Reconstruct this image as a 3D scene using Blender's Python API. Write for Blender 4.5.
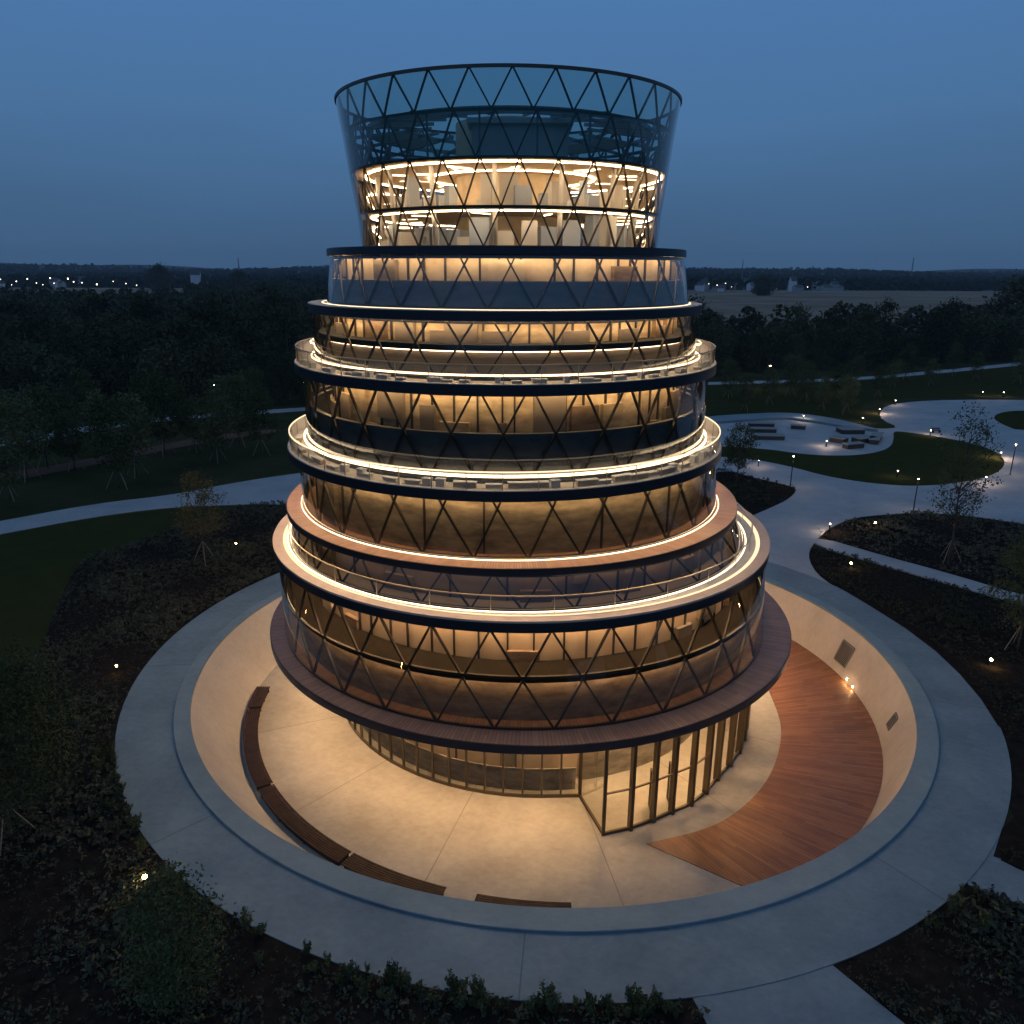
import bpy, bmesh, math, random
import numpy as np
from mathutils import Vector, Matrix
from mathutils.geometry import tessellate_polygon
for o in list(bpy.data.objects): bpy.data.objects.remove(o)
SC = bpy.context.scene
COL = SC.collection
R = math.radians
rng = np.random.default_rng(7)
random.seed(7)

# ---------------------------------------------------------------- camera, sky, exposure
cam_d = bpy.data.cameras.new('camera')
cam_d.sensor_width = 36; cam_d.lens = 784.6 / 1024 * 36
cam_d.clip_start = 0.5; cam_d.clip_end = 12000
cam = bpy.data.objects.new('camera', cam_d); COL.objects.link(cam)
cam.matrix_world = Matrix.Translation((0, 0, 30)) @ Matrix.Rotation(R(90 - 17.19), 4, 'X') @ Matrix.Rotation(.0045, 4, 'Z')
SC.camera = cam
SC.render.resolution_x = SC.render.resolution_y = 1024
SC.render.engine = 'CYCLES'
cy = SC.cycles
cy.use_denoising = True
cy.max_bounces = 7; cy.diffuse_bounces = 3; cy.glossy_bounces = 3; cy.transmission_bounces = 4
cy.transparent_max_bounces = 28
cy.sample_clamp_indirect = 6; cy.caustics_reflective = False; cy.caustics_refractive = False
SC.view_settings.view_transform = 'Standard'; SC.view_settings.look = 'None'
SC.view_settings.exposure = 0; SC.view_settings.gamma = 1

W = bpy.data.worlds.new('World'); SC.world = W; W.use_nodes = True
nt = W.node_tree; nt.nodes.clear()
wo = nt.nodes.new('ShaderNodeOutputWorld'); bg = nt.nodes.new('ShaderNodeBackground')
tc = nt.nodes.new('ShaderNodeTexCoord'); sx = nt.nodes.new('ShaderNodeSeparateXYZ')
nz = nt.nodes.new('ShaderNodeTexNoise'); nz.inputs['Scale'].default_value = 2.2; nz.inputs['Detail'].default_value = 3
mp = nt.nodes.new('ShaderNodeMapping'); mp.inputs['Scale'].default_value = (1, 1, 5)
ma = nt.nodes.new('ShaderNodeMath'); ma.operation = 'MULTIPLY_ADD'; ma.inputs[1].default_value = .09; 
cr = nt.nodes.new('ShaderNodeValToRGB')
nt.links.new(tc.outputs['Generated'], sx.inputs[0]); nt.links.new(tc.outputs['Generated'], mp.inputs[0]); nt.links.new(mp.outputs[0], nz.inputs['Vector'])
nt.links.new(nz.outputs['Fac'], ma.inputs[0]); nt.links.new(sx.outputs['Z'], ma.inputs[2]); nt.links.new(ma.outputs[0], cr.inputs[0])
nt.links.new(cr.outputs[0], bg.inputs[0]); nt.links.new(bg.outputs[0], wo.inputs[0])
e = cr.color_ramp.elements
e[0].position = .035; e[0].color = (.052, .114, .208, 1)
e[1].position = 1.0; e[1].color = (.135, .225, .37, 1)
for p, c in ((.10, (.056, .127, .242, 1)), (.20, (.069, .170, .340, 1)), (.36, (.074, .192, .425, 1)), (.6, (.110, .212, .390, 1))):
    q = e.new(p); q.color = c
bg.inputs[1].default_value = 1.0
fill_sun_d = bpy.data.lights.new('sun', 'SUN'); fill_sun_d.energy = .03; fill_sun_d.angle = R(60); fill_sun_d.color = (1, .8, .65)  # very weak added sun for a little direction; the dusk has none
fill_sun = bpy.data.objects.new('sun', fill_sun_d); COL.objects.link(fill_sun); fill_sun.rotation_euler = (R(60), 0, R(-30))

# ---------------------------------------------------------------- materials
def mat(name, col, rough=.7, noise=0, scale=1.0, col2=None, bump=0, metal=0, detail=6, emit=None, es=0, spec=.5, coord='Object', stretch=(1, 1, 1)):
    m = bpy.data.materials.new(name); m.use_nodes = True
    n = m.node_tree; b = n.nodes['Principled BSDF']
    b.inputs['Base Color'].default_value = (*col, 1); b.inputs['Roughness'].default_value = rough; b.inputs['Metallic'].default_value = metal
    b.inputs['Specular IOR Level'].default_value = spec
    if col2 is not None or bump:
        t = n.nodes.new('ShaderNodeTexCoord'); mpp = n.nodes.new('ShaderNodeMapping'); mpp.inputs['Scale'].default_value = stretch
        nn = n.nodes.new('ShaderNodeTexNoise'); nn.inputs['Scale'].default_value = scale; nn.inputs['Detail'].default_value = detail; nn.inputs['Roughness'].default_value = .62
        n.links.new(t.outputs[coord], mpp.inputs[0]); n.links.new(mpp.outputs[0], nn.inputs['Vector'])
        if col2 is not None:
            c = n.nodes.new('ShaderNodeValToRGB'); c.color_ramp.elements[0].position = .5 - noise; c.color_ramp.elements[1].position = .5 + noise
            c.color_ramp.elements[0].color = (*col, 1); c.color_ramp.elements[1].color = (*col2, 1)
            n.links.new(nn.outputs['Fac'], c.inputs[0]); n.links.new(c.outputs[0], b.inputs['Base Color'])
        if bump:
            bp = n.nodes.new('ShaderNodeBump'); bp.inputs['Strength'].default_value = bump; bp.inputs['Distance'].default_value = .1
            n.links.new(nn.outputs['Fac'], bp.inputs['Height']); n.links.new(bp.outputs[0], b.inputs['Normal'])
    if emit: b.inputs['Emission Color'].default_value = (*emit, 1); b.inputs['Emission Strength'].default_value = es
    return m

def glass(name, tint, refl=1.0, rough=.02, body=0, bodycol=(.2, .2, .2)):
    m = bpy.data.materials.new(name); m.use_nodes = True; n = m.node_tree; n.nodes.clear()
    o = n.nodes.new('ShaderNodeOutputMaterial'); tr = n.nodes.new('ShaderNodeBsdfTransparent'); tr.inputs[0].default_value = (*tint, 1)
    gl = n.nodes.new('ShaderNodeBsdfGlossy'); gl.inputs['Roughness'].default_value = rough
    fr = n.nodes.new('ShaderNodeFresnel'); fr.inputs[0].default_value = 1.5
    k = n.nodes.new('ShaderNodeMath'); k.operation = 'MULTIPLY'; k.inputs[1].default_value = refl; k.use_clamp = True
    mx = n.nodes.new('ShaderNodeMixShader')
    n.links.new(fr.outputs[0], k.inputs[0]); n.links.new(k.outputs[0], mx.inputs[0]); n.links.new(gl.outputs[0], mx.inputs[2])
    if body:
        df = n.nodes.new('ShaderNodeBsdfDiffuse'); df.inputs[0].default_value = (*bodycol, 1)
        m2 = n.nodes.new('ShaderNodeMixShader'); m2.inputs[0].default_value = body
        n.links.new(tr.outputs[0], m2.inputs[1]); n.links.new(df.outputs[0], m2.inputs[2]); n.links.new(m2.outputs[0], mx.inputs[1])
    else: n.links.new(tr.outputs[0], mx.inputs[1])
    # slight waviness of the panes
    t = n.nodes.new('ShaderNodeTexCoord'); nn = n.nodes.new('ShaderNodeTexNoise'); nn.inputs['Scale'].default_value = .35; bp = n.nodes.new('ShaderNodeBump'); bp.inputs['Strength'].default_value = .08; bp.inputs['Distance'].default_value = .3
    n.links.new(t.outputs['Object'], nn.inputs['Vector']); n.links.new(nn.outputs['Fac'], bp.inputs['Height']); n.links.new(bp.outputs[0], gl.inputs['Normal'])
    n.links.new(mx.outputs[0], o.inputs[0]); return m

def emis(name, col, s):
    m = bpy.data.materials.new(name); m.use_nodes = True; n = m.node_tree; n.nodes.clear()
    o = n.nodes.new('ShaderNodeOutputMaterial'); em = n.nodes.new('ShaderNodeEmission'); em.inputs[0].default_value = (*col, 1); em.inputs[1].default_value = s
    n.links.new(em.outputs[0], o.inputs[0]); return m

def plank_mat(name, c1, c2, cx, cyy, pw=.14, rough=.5):
    """boards laid radially about (cx, cyy): tone per board, dark gaps, grain along the board"""
    m = bpy.data.materials.new(name); m.use_nodes = True; n = m.node_tree; b = n.nodes['Principled BSDF']; b.inputs['Roughness'].default_value = rough
    L = n.links.new
    g = n.nodes.new('ShaderNodeNewGeometry'); s = n.nodes.new('ShaderNodeSeparateXYZ'); L(g.outputs['Position'], s.inputs[0])
    def M(op, a, bb=None):
        q = n.nodes.new('ShaderNodeMath'); q.operation = op
        for i, v in enumerate((a, bb)):
            if v is None: continue
            if isinstance(v, (int, float)): q.inputs[i].default_value = v
            else: L(v, q.inputs[i])
        return q.outputs[0]
    dx = M('SUBTRACT', s.outputs['X'], cx); dy = M('SUBTRACT', s.outputs['Y'], cyy)
    ang = M('ARCTAN2', dx, dy); r = M('SQRT', M('ADD', M('MULTIPLY', dx, dx), M('MULTIPLY', dy, dy)))
    u = M('MULTIPLY', ang, 21.0 / pw); fl = M('FLOOR', u); fr = M('FRACT', u)
    cell = n.nodes.new('ShaderNodeCombineXYZ'); L(fl, cell.inputs[0]); L(M('FLOOR', M('ADD', M('MULTIPLY', r, .38), M('MULTIPLY', fl, .37))), cell.inputs[1])
    wn = n.nodes.new('ShaderNodeTexWhiteNoise'); wn.noise_dimensions = '3D'; L(cell.outputs[0], wn.inputs['Vector'])
    gv = n.nodes.new('ShaderNodeCombineXYZ'); L(M('MULTIPLY', u, 3.0), gv.inputs[0]); L(M('MULTIPLY', r, .8), gv.inputs[1])
    nn = n.nodes.new('ShaderNodeTexNoise'); nn.inputs['Scale'].default_value = 1; nn.inputs['Detail'].default_value = 5; L(gv.outputs[0], nn.inputs['Vector'])
    n2 = n.nodes.new('ShaderNodeTexNoise'); n2.inputs['Scale'].default_value = .35; L(g.outputs['Position'], n2.inputs['Vector'])
    f = M('ADD', M('MULTIPLY', wn.outputs['Value'], .38), M('MULTIPLY', nn.outputs['Fac'], .5)); f = M('ADD', f, M('MULTIPLY', M('SUBTRACT', n2.outputs['Fac'], .5), .6))
    c = n.nodes.new('ShaderNodeValToRGB'); c.color_ramp.elements[0].position = .2; c.color_ramp.elements[1].position = .8
    c.color_ramp.elements[0].color = (*c1, 1); c.color_ramp.elements[1].color = (*c2, 1); L(f, c.inputs[0])
    gap = M('GREATER_THAN', fr, .10); mixc = n.nodes.new('ShaderNodeMixRGB'); L(gap, mixc.inputs[0]); mixc.inputs[1].default_value = (c1[0] * .35, c1[1] * .35, c1[2] * .35, 1); L(c.outputs[0], mixc.inputs[2])
    L(mixc.outputs[0], b.inputs['Base Color']); return m

def concrete(name, c1, c2, rough=.75, bands=None, bump=.15, joints=None, jc=(0, 0), wall=False):
    """cast concrete: broad blotches, fine grain, trowel streaks and, if asked, radial saw-cut joints"""
    m = bpy.data.materials.new(name); m.use_nodes = True; n = m.node_tree; b = n.nodes['Principled BSDF']; b.inputs['Roughness'].default_value = rough; b.inputs['Specular IOR Level'].default_value = .3
    L = n.links.new; g = n.nodes.new('ShaderNodeNewGeometry')
    n1 = n.nodes.new('ShaderNodeTexNoise'); n1.inputs['Scale'].default_value = .23; n1.inputs['Detail'].default_value = 8; n1.inputs['Roughness'].default_value = .6
    n2 = n.nodes.new('ShaderNodeTexNoise'); n2.inputs['Scale'].default_value = 1.7; n2.inputs['Detail'].default_value = 10; n2.inputs['Roughness'].default_value = .72
    L(g.outputs['Position'], n1.inputs['Vector'])
    mp = n.nodes.new('ShaderNodeMapping'); mp.inputs['Rotation'].default_value = (0, 0, R(35)); mp.inputs['Scale'].default_value = (1.1, 1.5, 1) if not wall else (1.8, 1.8, .3)
    L(g.outputs['Position'], mp.inputs[0]); L(mp.outputs[0], n2.inputs['Vector'])
    a = n.nodes.new('ShaderNodeMath'); a.operation = 'MULTIPLY_ADD'; a.inputs[1].default_value = .42; L(n2.outputs['Fac'], a.inputs[0])
    k = n.nodes.new('ShaderNodeMath'); k.operation = 'MULTIPLY'; k.inputs[1].default_value = .62; L(n1.outputs['Fac'], k.inputs[0]); L(k.outputs[0], a.inputs[2])
    c = n.nodes.new('ShaderNodeValToRGB'); c.color_ramp.elements[0].position = .38; c.color_ramp.elements[1].position = .66
    c.color_ramp.elements[0].color = (*c1, 1); c.color_ramp.elements[1].color = (*c2, 1); L(a.outputs[0], c.inputs[0])
    out = c.outputs[0]
    def M(op, p, q=None):
        w = n.nodes.new('ShaderNodeMath'); w.operation = op
        for i, v in enumerate((p, q)):
            if v is None: continue
            if isinstance(v, (int, float)): w.inputs[i].default_value = v
            else: L(v, w.inputs[i])
        return w.outputs[0]
    if joints:
        s = n.nodes.new('ShaderNodeSeparateXYZ'); L(g.outputs['Position'], s.inputs[0])
        dx = M('SUBTRACT', s.outputs['X'], jc[0]); dy = M('SUBTRACT', s.outputs['Y'], jc[1])
        ang = M('ARCTAN2', dx, dy); r = M('SQRT', M('ADD', M('MULTIPLY', dx, dx), M('MULTIPLY', dy, dy)))
        u = M('MULTIPLY', ang, joints / (2 * math.pi)); fr = M('FRACT', M('ADD', u, .37)); d = M('MULTIPLY', M('MINIMUM', fr, M('SUBTRACT', 1.0, fr)), M('MULTIPLY', r, 2 * math.pi / joints))
        line = M('GREATER_THAN', d, .035)
        mx = n.nodes.new('ShaderNodeMixRGB'); L(line, mx.inputs[0]); mx.inputs[1].default_value = (c1[0] * .82, c1[1] * .82, c1[2] * .82, 1); L(out, mx.inputs[2]); out = mx.outputs[0]
    L(out, b.inputs['Base Color'])
    bp = n.nodes.new('ShaderNodeBump'); bp.inputs['Strength'].default_value = bump; bp.inputs['Distance'].default_value = .05; L(n2.outputs['Fac'], bp.inputs['Height']); L(bp.outputs[0], b.inputs['Normal'])
    return m

def leaf_mat(name, c1, c2):
    m = bpy.data.materials.new(name); m.use_nodes = True; n = m.node_tree; b = n.nodes['Principled BSDF']; b.inputs['Roughness'].default_value = .8; b.inputs['Specular IOR Level'].default_value = .04
    oi = n.nodes.new('ShaderNodeObjectInfo'); g = n.nodes.new('ShaderNodeNewGeometry'); nn = n.nodes.new('ShaderNodeTexNoise'); nn.inputs['Scale'].default_value = .8; nn.inputs['Detail'].default_value = 4
    n.links.new(g.outputs['Position'], nn.inputs['Vector'])
    a = n.nodes.new('ShaderNodeMath'); a.operation = 'ADD'; n.links.new(nn.outputs['Fac'], a.inputs[0]); n.links.new(oi.outputs['Random'], a.inputs[1])
    d = n.nodes.new('ShaderNodeMath'); d.operation = 'MULTIPLY'; d.inputs[1].default_value = .5; n.links.new(a.outputs[0], d.inputs[0])
    c = n.nodes.new('ShaderNodeValToRGB'); c.color_ramp.elements[0].position = .25; c.color_ramp.elements[1].position = .75; c.color_ramp.elements[0].color = (*c1, 1); c.color_ramp.elements[1].color = (*c2, 1)
    n.links.new(d.outputs[0], c.inputs[0]); n.links.new(c.outputs[0], b.inputs['Base Color']); return m

M = {}
M['frame'] = mat('bronze_black_steel', (.065, .057, .050), .45, metal=.4)
M['fascia'] = mat('dark_anodised_fascia', (.030, .034, .046), .35, metal=.5)
M['bronze'] = mat('bronze_frame', (.10, .075, .045), .4, metal=.5)
M['glass_top'] = glass('teal_tinted_glass', (.62, .80, .78), 1.9, body=.16, bodycol=(.14, .42, .50))
M['glass_clear'] = glass('clear_glass', (.90, .90, .86), 1.8)
M['glass_bronze'] = glass('bronze_tinted_glass', (.86, .81, .72), 1.7)
M['glass_dark'] = glass('smoked_glass', (.50, .46, .40), 1.5)
M['glass_rail'] = glass('rail_glass', (.90, .88, .82), 1.2, body=.22, bodycol=(.55, .48, .38))
M['plaster'] = mat('cream_plaster', (.50, .41, .30), .85, noise=.16, scale=.7, col2=(.72, .62, .47), bump=.05, spec=.1)
M['ochre'] = mat('ochre_stone_wall', (.36, .28, .18), .85, noise=.14, scale=.8, col2=(.60, .48, .32), bump=.1, stretch=(1, 1, 2.5), spec=.1)
M['salmon'] = mat('salmon_plaster', (.60, .44, .29), .85, noise=.22, scale=.7, col2=(.70, .54, .37), spec=.1)
M['spandrel_blue'] = mat('blue_grey_spandrel', (.30, .30, .33), .55, noise=.14, scale=.8, col2=(.40, .38, .40), stretch=(1, 1, 4))
M['spandrel_dark'] = mat('navy_spandrel', (.085, .10, .13), .4, noise=.14, scale=.8, col2=(.13, .145, .17), stretch=(1, 1, 3))
M['spandrel_taupe'] = mat('taupe_spandrel', (.22, .18, .14), .6, noise=.25, scale=.6, col2=(.30, .25, .19), bump=.1)
M['olive'] = mat('olive_panel', (.20, .175, .135), .8, noise=.14, scale=.7, col2=(.38, .33, .25), spec=.1, stretch=(1, 1, 3))
M['brown_panel'] = mat('brown_panel', (.20, .14, .095), .8, noise=.14, scale=.7, col2=(.36, .26, .18), spec=.1, stretch=(1, 1, 3))
M['slab'] = mat('floor_slab_screed', (.30, .26, .21), .8)
M['ceiling'] = mat('tan_ceiling', (.58, .48, .36), .8)
M['steel'] = mat('grey_steel', (.20, .22, .24), .4, metal=.7)
M['white'] = mat('white_panel', (.70, .70, .68), .6)
M['blue_panel'] = mat('pale_blue_panel', (.42, .50, .62), .5)
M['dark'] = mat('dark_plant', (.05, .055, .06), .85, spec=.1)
M['plant'] = mat('blue_grey_cladding', (.24, .30, .36), .5, noise=.2, scale=.8, col2=(.32, .38, .42))
M['strip_soft'] = emis('soft_ledge_light', (1, .74, .46), 2.2)
M['wood_ring'] = plank_mat('balcony_boards', (.40, .22, .13), (.56, .34, .22), 0, 57.9, .2)
M['wood_ledge'] = plank_mat('ledge_boards', (.21, .115, .08), (.34, .20, .145), 1.4, 57.8, .25)
M['wood_deck'] = plank_mat('deck_boards', (.19, .072, .028), (.36, .148, .058), 3.4, 52.0, .26)
M['coping'] = mat('rosy_stone_coping', (.42, .32, .26), .7, noise=.2, scale=1, col2=(.50, .39, .32))
M['pale_deck'] = mat('pale_stone_balcony', (.55, .50, .42), .7, noise=.2, scale=1.5, col2=(.64, .58, .49))
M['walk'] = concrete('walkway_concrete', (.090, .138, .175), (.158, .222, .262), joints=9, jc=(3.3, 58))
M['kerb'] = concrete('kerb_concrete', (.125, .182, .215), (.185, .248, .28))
M['plaza'] = concrete('plaza_concrete', (.23, .25, .27), (.33, .345, .355))
M['pitfloor'] = concrete('court_concrete', (.285, .25, .205), (.43, .385, .325), joints=14, jc=(2.0, 60.5))
M['pitwall'] = concrete('court_wall_concrete', (.42, .37, .32), (.55, .49, .43), wall=True)
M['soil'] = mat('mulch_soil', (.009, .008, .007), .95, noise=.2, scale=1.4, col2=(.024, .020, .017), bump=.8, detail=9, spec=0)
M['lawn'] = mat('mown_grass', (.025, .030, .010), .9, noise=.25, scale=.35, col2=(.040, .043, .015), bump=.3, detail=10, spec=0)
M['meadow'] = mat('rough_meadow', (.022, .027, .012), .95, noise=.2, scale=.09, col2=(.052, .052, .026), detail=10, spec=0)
M['dirt'] = mat('reddish_earth', (.15, .09, .072), .95, noise=.3, scale=.3, col2=(.09, .065, .05), spec=0)
M['field'] = mat('dry_stubble', (.17, .13, .098), .95, noise=.12, scale=.012, col2=(.27, .21, .16), detail=9, spec=0)
M['hill'] = mat('wooded_hill', (.012, .018, .014), .95, noise=.2, scale=.02, col2=(.022, .030, .022), detail=9)
M['leaf'] = leaf_mat('dark_leaves', (.045, .058, .024), (.115, .125, .055))
M['leaf_y'] = leaf_mat('olive_leaves', (.075, .070, .028), (.14, .115, .048))
M['leaf_far'] = leaf_mat('distant_leaves', (.020, .027, .013), (.078, .082, .042))
M['cover'] = leaf_mat('ground_cover_leaves', (.030, .036, .022), (.11, .11, .08))
M['bark'] = mat('bark', (.055, .045, .037), .9, noise=.2, scale=6, col2=(.09, .075, .06), bump=.5)
M['stake'] = mat('weathered_stake', (.26, .20, .15), .8)
M['bench'] = mat('dark_bench_slats', (.030, .017, .011), .6, noise=.25, scale=2, col2=(.075, .040, .024), spec=.2, stretch=(1, 1, 1))
M['stone_bench'] = mat('grey_stone_seat', (.16, .15, .15), .7, noise=.2, scale=1, col2=(.22, .21, .20))
M['pole'] = mat('black_pole', (.02, .02, .02), .4, metal=.5)
M['house'] = mat('white_render', (.55, .56, .58), .8)
M['house2'] = mat('grey_render', (.28, .28, .29), .8)
M['roof'] = mat('slate_roof', (.06, .06, .065), .8)
WARM = (1, .66, .34); WARMW = (1, .70, .40)
M['strip'] = emis('warm_light_strip', (1, .72, .42), 6)
M['strip_wood'] = emis('deck_light_strip', (1, .68, .38), 16)
M['strip_weak'] = emis('dim_ceiling_strip', (1, .68, .42), 9)
M['strip_mid'] = emis('medium_ceiling_strip', (1, .68, .40), 26)
M['strip_hi'] = emis('bright_ceiling_strip', (1, .68, .40), 95)
M['under'] = emis('overhang_light', (1, .68, .38), 68)  # for added strips, hidden under the slabs to brighten the decks below
M['floor_dark'] = mat('dark_carpet', (.03, .025, .02), .95, spec=0)
M['led'] = emis('led_handrail', (1, .78, .5), 1.5)  # emission put into the handrail so it looks brightly lit
M['wide'] = emis('luminous_paving', (1, .74, .44), 1.5)  # brightness of the lit deck put into its surface as emission
M['strip_in'] = emis('warm_ceiling_strip', WARM, 30)
M['strip_top'] = emis('cove_light', (1, .70, .42), 34)
M['lamp'] = emis('lamp_glow', (1, .78, .45), 30)
M['spot'] = emis('garden_spot_glow', (1, .62, .20), 120)
M['farlamp'] = emis('distant_lamp_glow', (1, .78, .5), 16)
M['grille'] = mat('louvre_grille', (.22, .20, .17), .5, metal=.3)

# ---------------------------------------------------------------- helpers
def link_mesh(name, verts, faces, m, parent=None, smooth=False, mats=None, mi=None):
    me = bpy.data.meshes.new(name); me.from_pydata([tuple(v) for v in verts], [], faces)
    for q in (mats or [m]): me.materials.append(q)
    if mi is not None: me.polygons.foreach_set('material_index', mi)
    if smooth: me.polygons.foreach_set('use_smooth', [True] * len(me.polygons))
    me.update()
    o = bpy.data.objects.new(name, me); COL.objects.link(o)
    if parent: o.parent = parent
    return o
def empty(name, loc=(0, 0, 0), rz=0, parent=None):
    o = bpy.data.objects.new(name, None); COL.objects.link(o); o.location = loc; o.rotation_euler = (0, 0, rz); o.empty_display_size = .5
    if parent: o.parent = parent
    return o
def tag(o, label=None, cat=None, group=None, kind=None):
    if label: o['label'] = label
    if cat: o['category'] = cat
    if group: o['group'] = group
    if kind: o['kind'] = kind
    return o
def dup(root, loc, rz=0, s=1, label=None):
    r = root.copy(); COL.objects.link(r); r.location = loc; r.rotation_euler = (0, 0, rz); r.scale = (s, s, s) if not isinstance(s, tuple) else s
    if label: r['label'] = label
    for ch in list(root.children):
        c = ch.copy(); COL.objects.link(c); c.parent = r
        for g in list(ch.children):
            d = g.copy(); COL.objects.link(d); d.parent = c
    return r
class MB:
    def __init__(s): s.v = []; s.f = []
    def add(s, vs, fs):
        b = len(s.v); s.v += [tuple(v) for v in vs]; s.f += [tuple(i + b for i in f) for f in fs]; return s
    def box(s, c, d, rz=0, m=None):
        x, y, z = d[0] / 2, d[1] / 2, d[2] / 2; cc, ss = math.cos(rz), math.sin(rz)
        vs = []
        for px, py, pz in ((-x, -y, -z), (x, -y, -z), (x, y, -z), (-x, y, -z), (-x, -y, z), (x, -y, z), (x, y, z), (-x, y, z)):
            vs.append((c[0] + px * cc - py * ss, c[1] + px * ss + py * cc, c[2] + pz))
        return s.add(vs, [(3, 2, 1, 0), (4, 5, 6, 7), (0, 1, 5, 4), (1, 2, 6, 5), (2, 3, 7, 6), (3, 0, 4, 7)])
    def bar(s, a, b, w, d=None, up=None):
        """square bar from a to b; w along the surface, d through it (towards up)"""
        a, b = Vector(a), Vector(b); t = (b - a); t.normalize(); u = Vector(up) if up is not None else Vector((0, 0, 1))
        if abs(t.dot(u)) > .98: u = Vector((1, 0, 0))
        sd = t.cross(u).normalized(); u = sd.cross(t).normalized(); d = d or w
        vs = [p + sd * (i * w / 2) + u * (j * d / 2) for p in (a, b) for i, j in ((-1, -1), (1, -1), (1, 1), (-1, 1))]
        return s.add(vs, [(3, 2, 1, 0), (4, 5, 6, 7), (0, 1, 5, 4), (1, 2, 6, 5), (2, 3, 7, 6), (3, 0, 4, 7)])
    def tube(s, pts, rad, n=6):
        pts = [Vector(p) for p in pts]; b = len(s.v); rad = rad if hasattr(rad, '__len__') else [rad] * len(pts)
        for i, p in enumerate(pts):
            t = (pts[min(i + 1, len(pts) - 1)] - pts[max(i - 1, 0)]).normalized(); u = Vector((1, 0, 0)) if abs(t.x) < .9 else Vector((0, 1, 0))
            a = t.cross(u).normalized(); c = t.cross(a)
            s.v += [tuple(p + (a * math.cos(2 * math.pi * k / n) + c * math.sin(2 * math.pi * k / n)) * rad[i]) for k in range(n)]
        for i in range(len(pts) - 1):
            for k in range(n): s.f.append((b + i * n + k, b + i * n + (k + 1) % n, b + (i + 1) * n + (k + 1) % n, b + (i + 1) * n + k))
        s.f.append(tuple(b + k for k in range(n))[::-1]); s.f.append(tuple(b + (len(pts) - 1) * n + k for k in range(n))); return s
    def build(s, name, m, parent=None, smooth=False): return link_mesh(name, s.v, s.f, m, parent, smooth)
def loft(name, prof, m, parent=None, n=144, smooth=True, close=False, a0=0, a1=360, flip=False):
    """surface of revolution through rings (cx, cy, radius, z); rings may have different centres"""
    full = abs(a1 - a0) >= 360; k = n if full else n + 1
    an = [R(a0 + (a1 - a0) * i / n) for i in range(k)]
    v = [(cx + r * math.cos(a), cyy + r * math.sin(a), z) for cx, cyy, r, z in prof for a in an]; f = []
    P = len(prof)
    for j in range(P if close else P - 1):
        j2 = (j + 1) % P
        for i in range(n if full else n):
            i2 = (i + 1) % k
            q = (j * k + i, j * k + i2, j2 * k + i2, j2 * k + i); f.append(q[::-1] if flip else q)
    if close and not full:
        f.append(tuple(j * k for j in range(P))); f.append(tuple(j * k + k - 1 for j in range(P))[::-1])
    o = link_mesh(name, v, f, m, parent, False)
    if smooth:
        me = o.data; me.polygons.foreach_set('use_smooth', [True] * len(me.polygons)); me.set_sharp_from_angle(angle=R(35))
    return o
def slab(name, c, r1, r0, z1, z0, m, parent, **k):
    return loft(name, [(*c, r0, z0), (*c, r1, z0), (*c, r1, z1), (*c, r0, z1)], m, parent, close=True, **k)
def chaikin(pts, it=2):
    for _ in range(it):
        q = []
        for i in range(len(pts)):
            a, b = pts[i], pts[(i + 1) % len(pts)]
            q += [(a[0] * .75 + b[0] * .25, a[1] * .75 + b[1] * .25), (a[0] * .25 + b[0] * .75, a[1] * .25 + b[1] * .75)]
        pts = q
    return pts
def sheet(name, pts, z, m, thick=.12, sm=2):
    pts = chaikin(pts, sm) if sm else pts
    n = len(pts); tri = tessellate_polygon([[Vector((x, y, 0)) for x, y in pts]])
    v = [(x, y, z) for x, y in pts] + [(x, y, z - thick) for x, y in pts]
    f = []
    for t in tri:
        a, b, c = (Vector((*pts[i], 0)) for i in t)
        f.append(tuple(t) if (b - a).cross(c - a).z > 0 else tuple(t)[::-1])
    f += [(i, (i + 1) % n, n + (i + 1) % n, n + i) for i in range(n)]
    o = link_mesh(name, v, f, m); tag(o, kind='structure'); return o
def ring_pts(c, r, a0, a1, n): return [(c[0] + r * math.cos(R(a0 + (a1 - a0) * i / n)), c[1] + r * math.sin(R(a0 + (a1 - a0) * i / n))) for i in range(n + 1)]

# ---------------------------------------------------------------- ground
RC = (3.3, 58.0)
def gring(r, n=96): return [(RC[0] + r * math.cos(2 * math.pi * i / n), RC[1] + r * math.sin(2 * math.pi * i / n)) for i in range(n)]
radii = [27.9, 33, 45, 70, 120, 220, 420, 800, 1500, 3000, 9000]
gv = []; gf = []
for j, r in enumerate(radii):
    gv += [(x, y, 0) for x, y in gring(r)]
    if j: gf += [((j - 1) * 96 + i, j * 96 + i, j * 96 + (i + 1) % 96, (j - 1) * 96 + (i + 1) % 96) for i in range(96)]
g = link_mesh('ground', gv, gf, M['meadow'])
tag(g, kind='structure')

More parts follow.
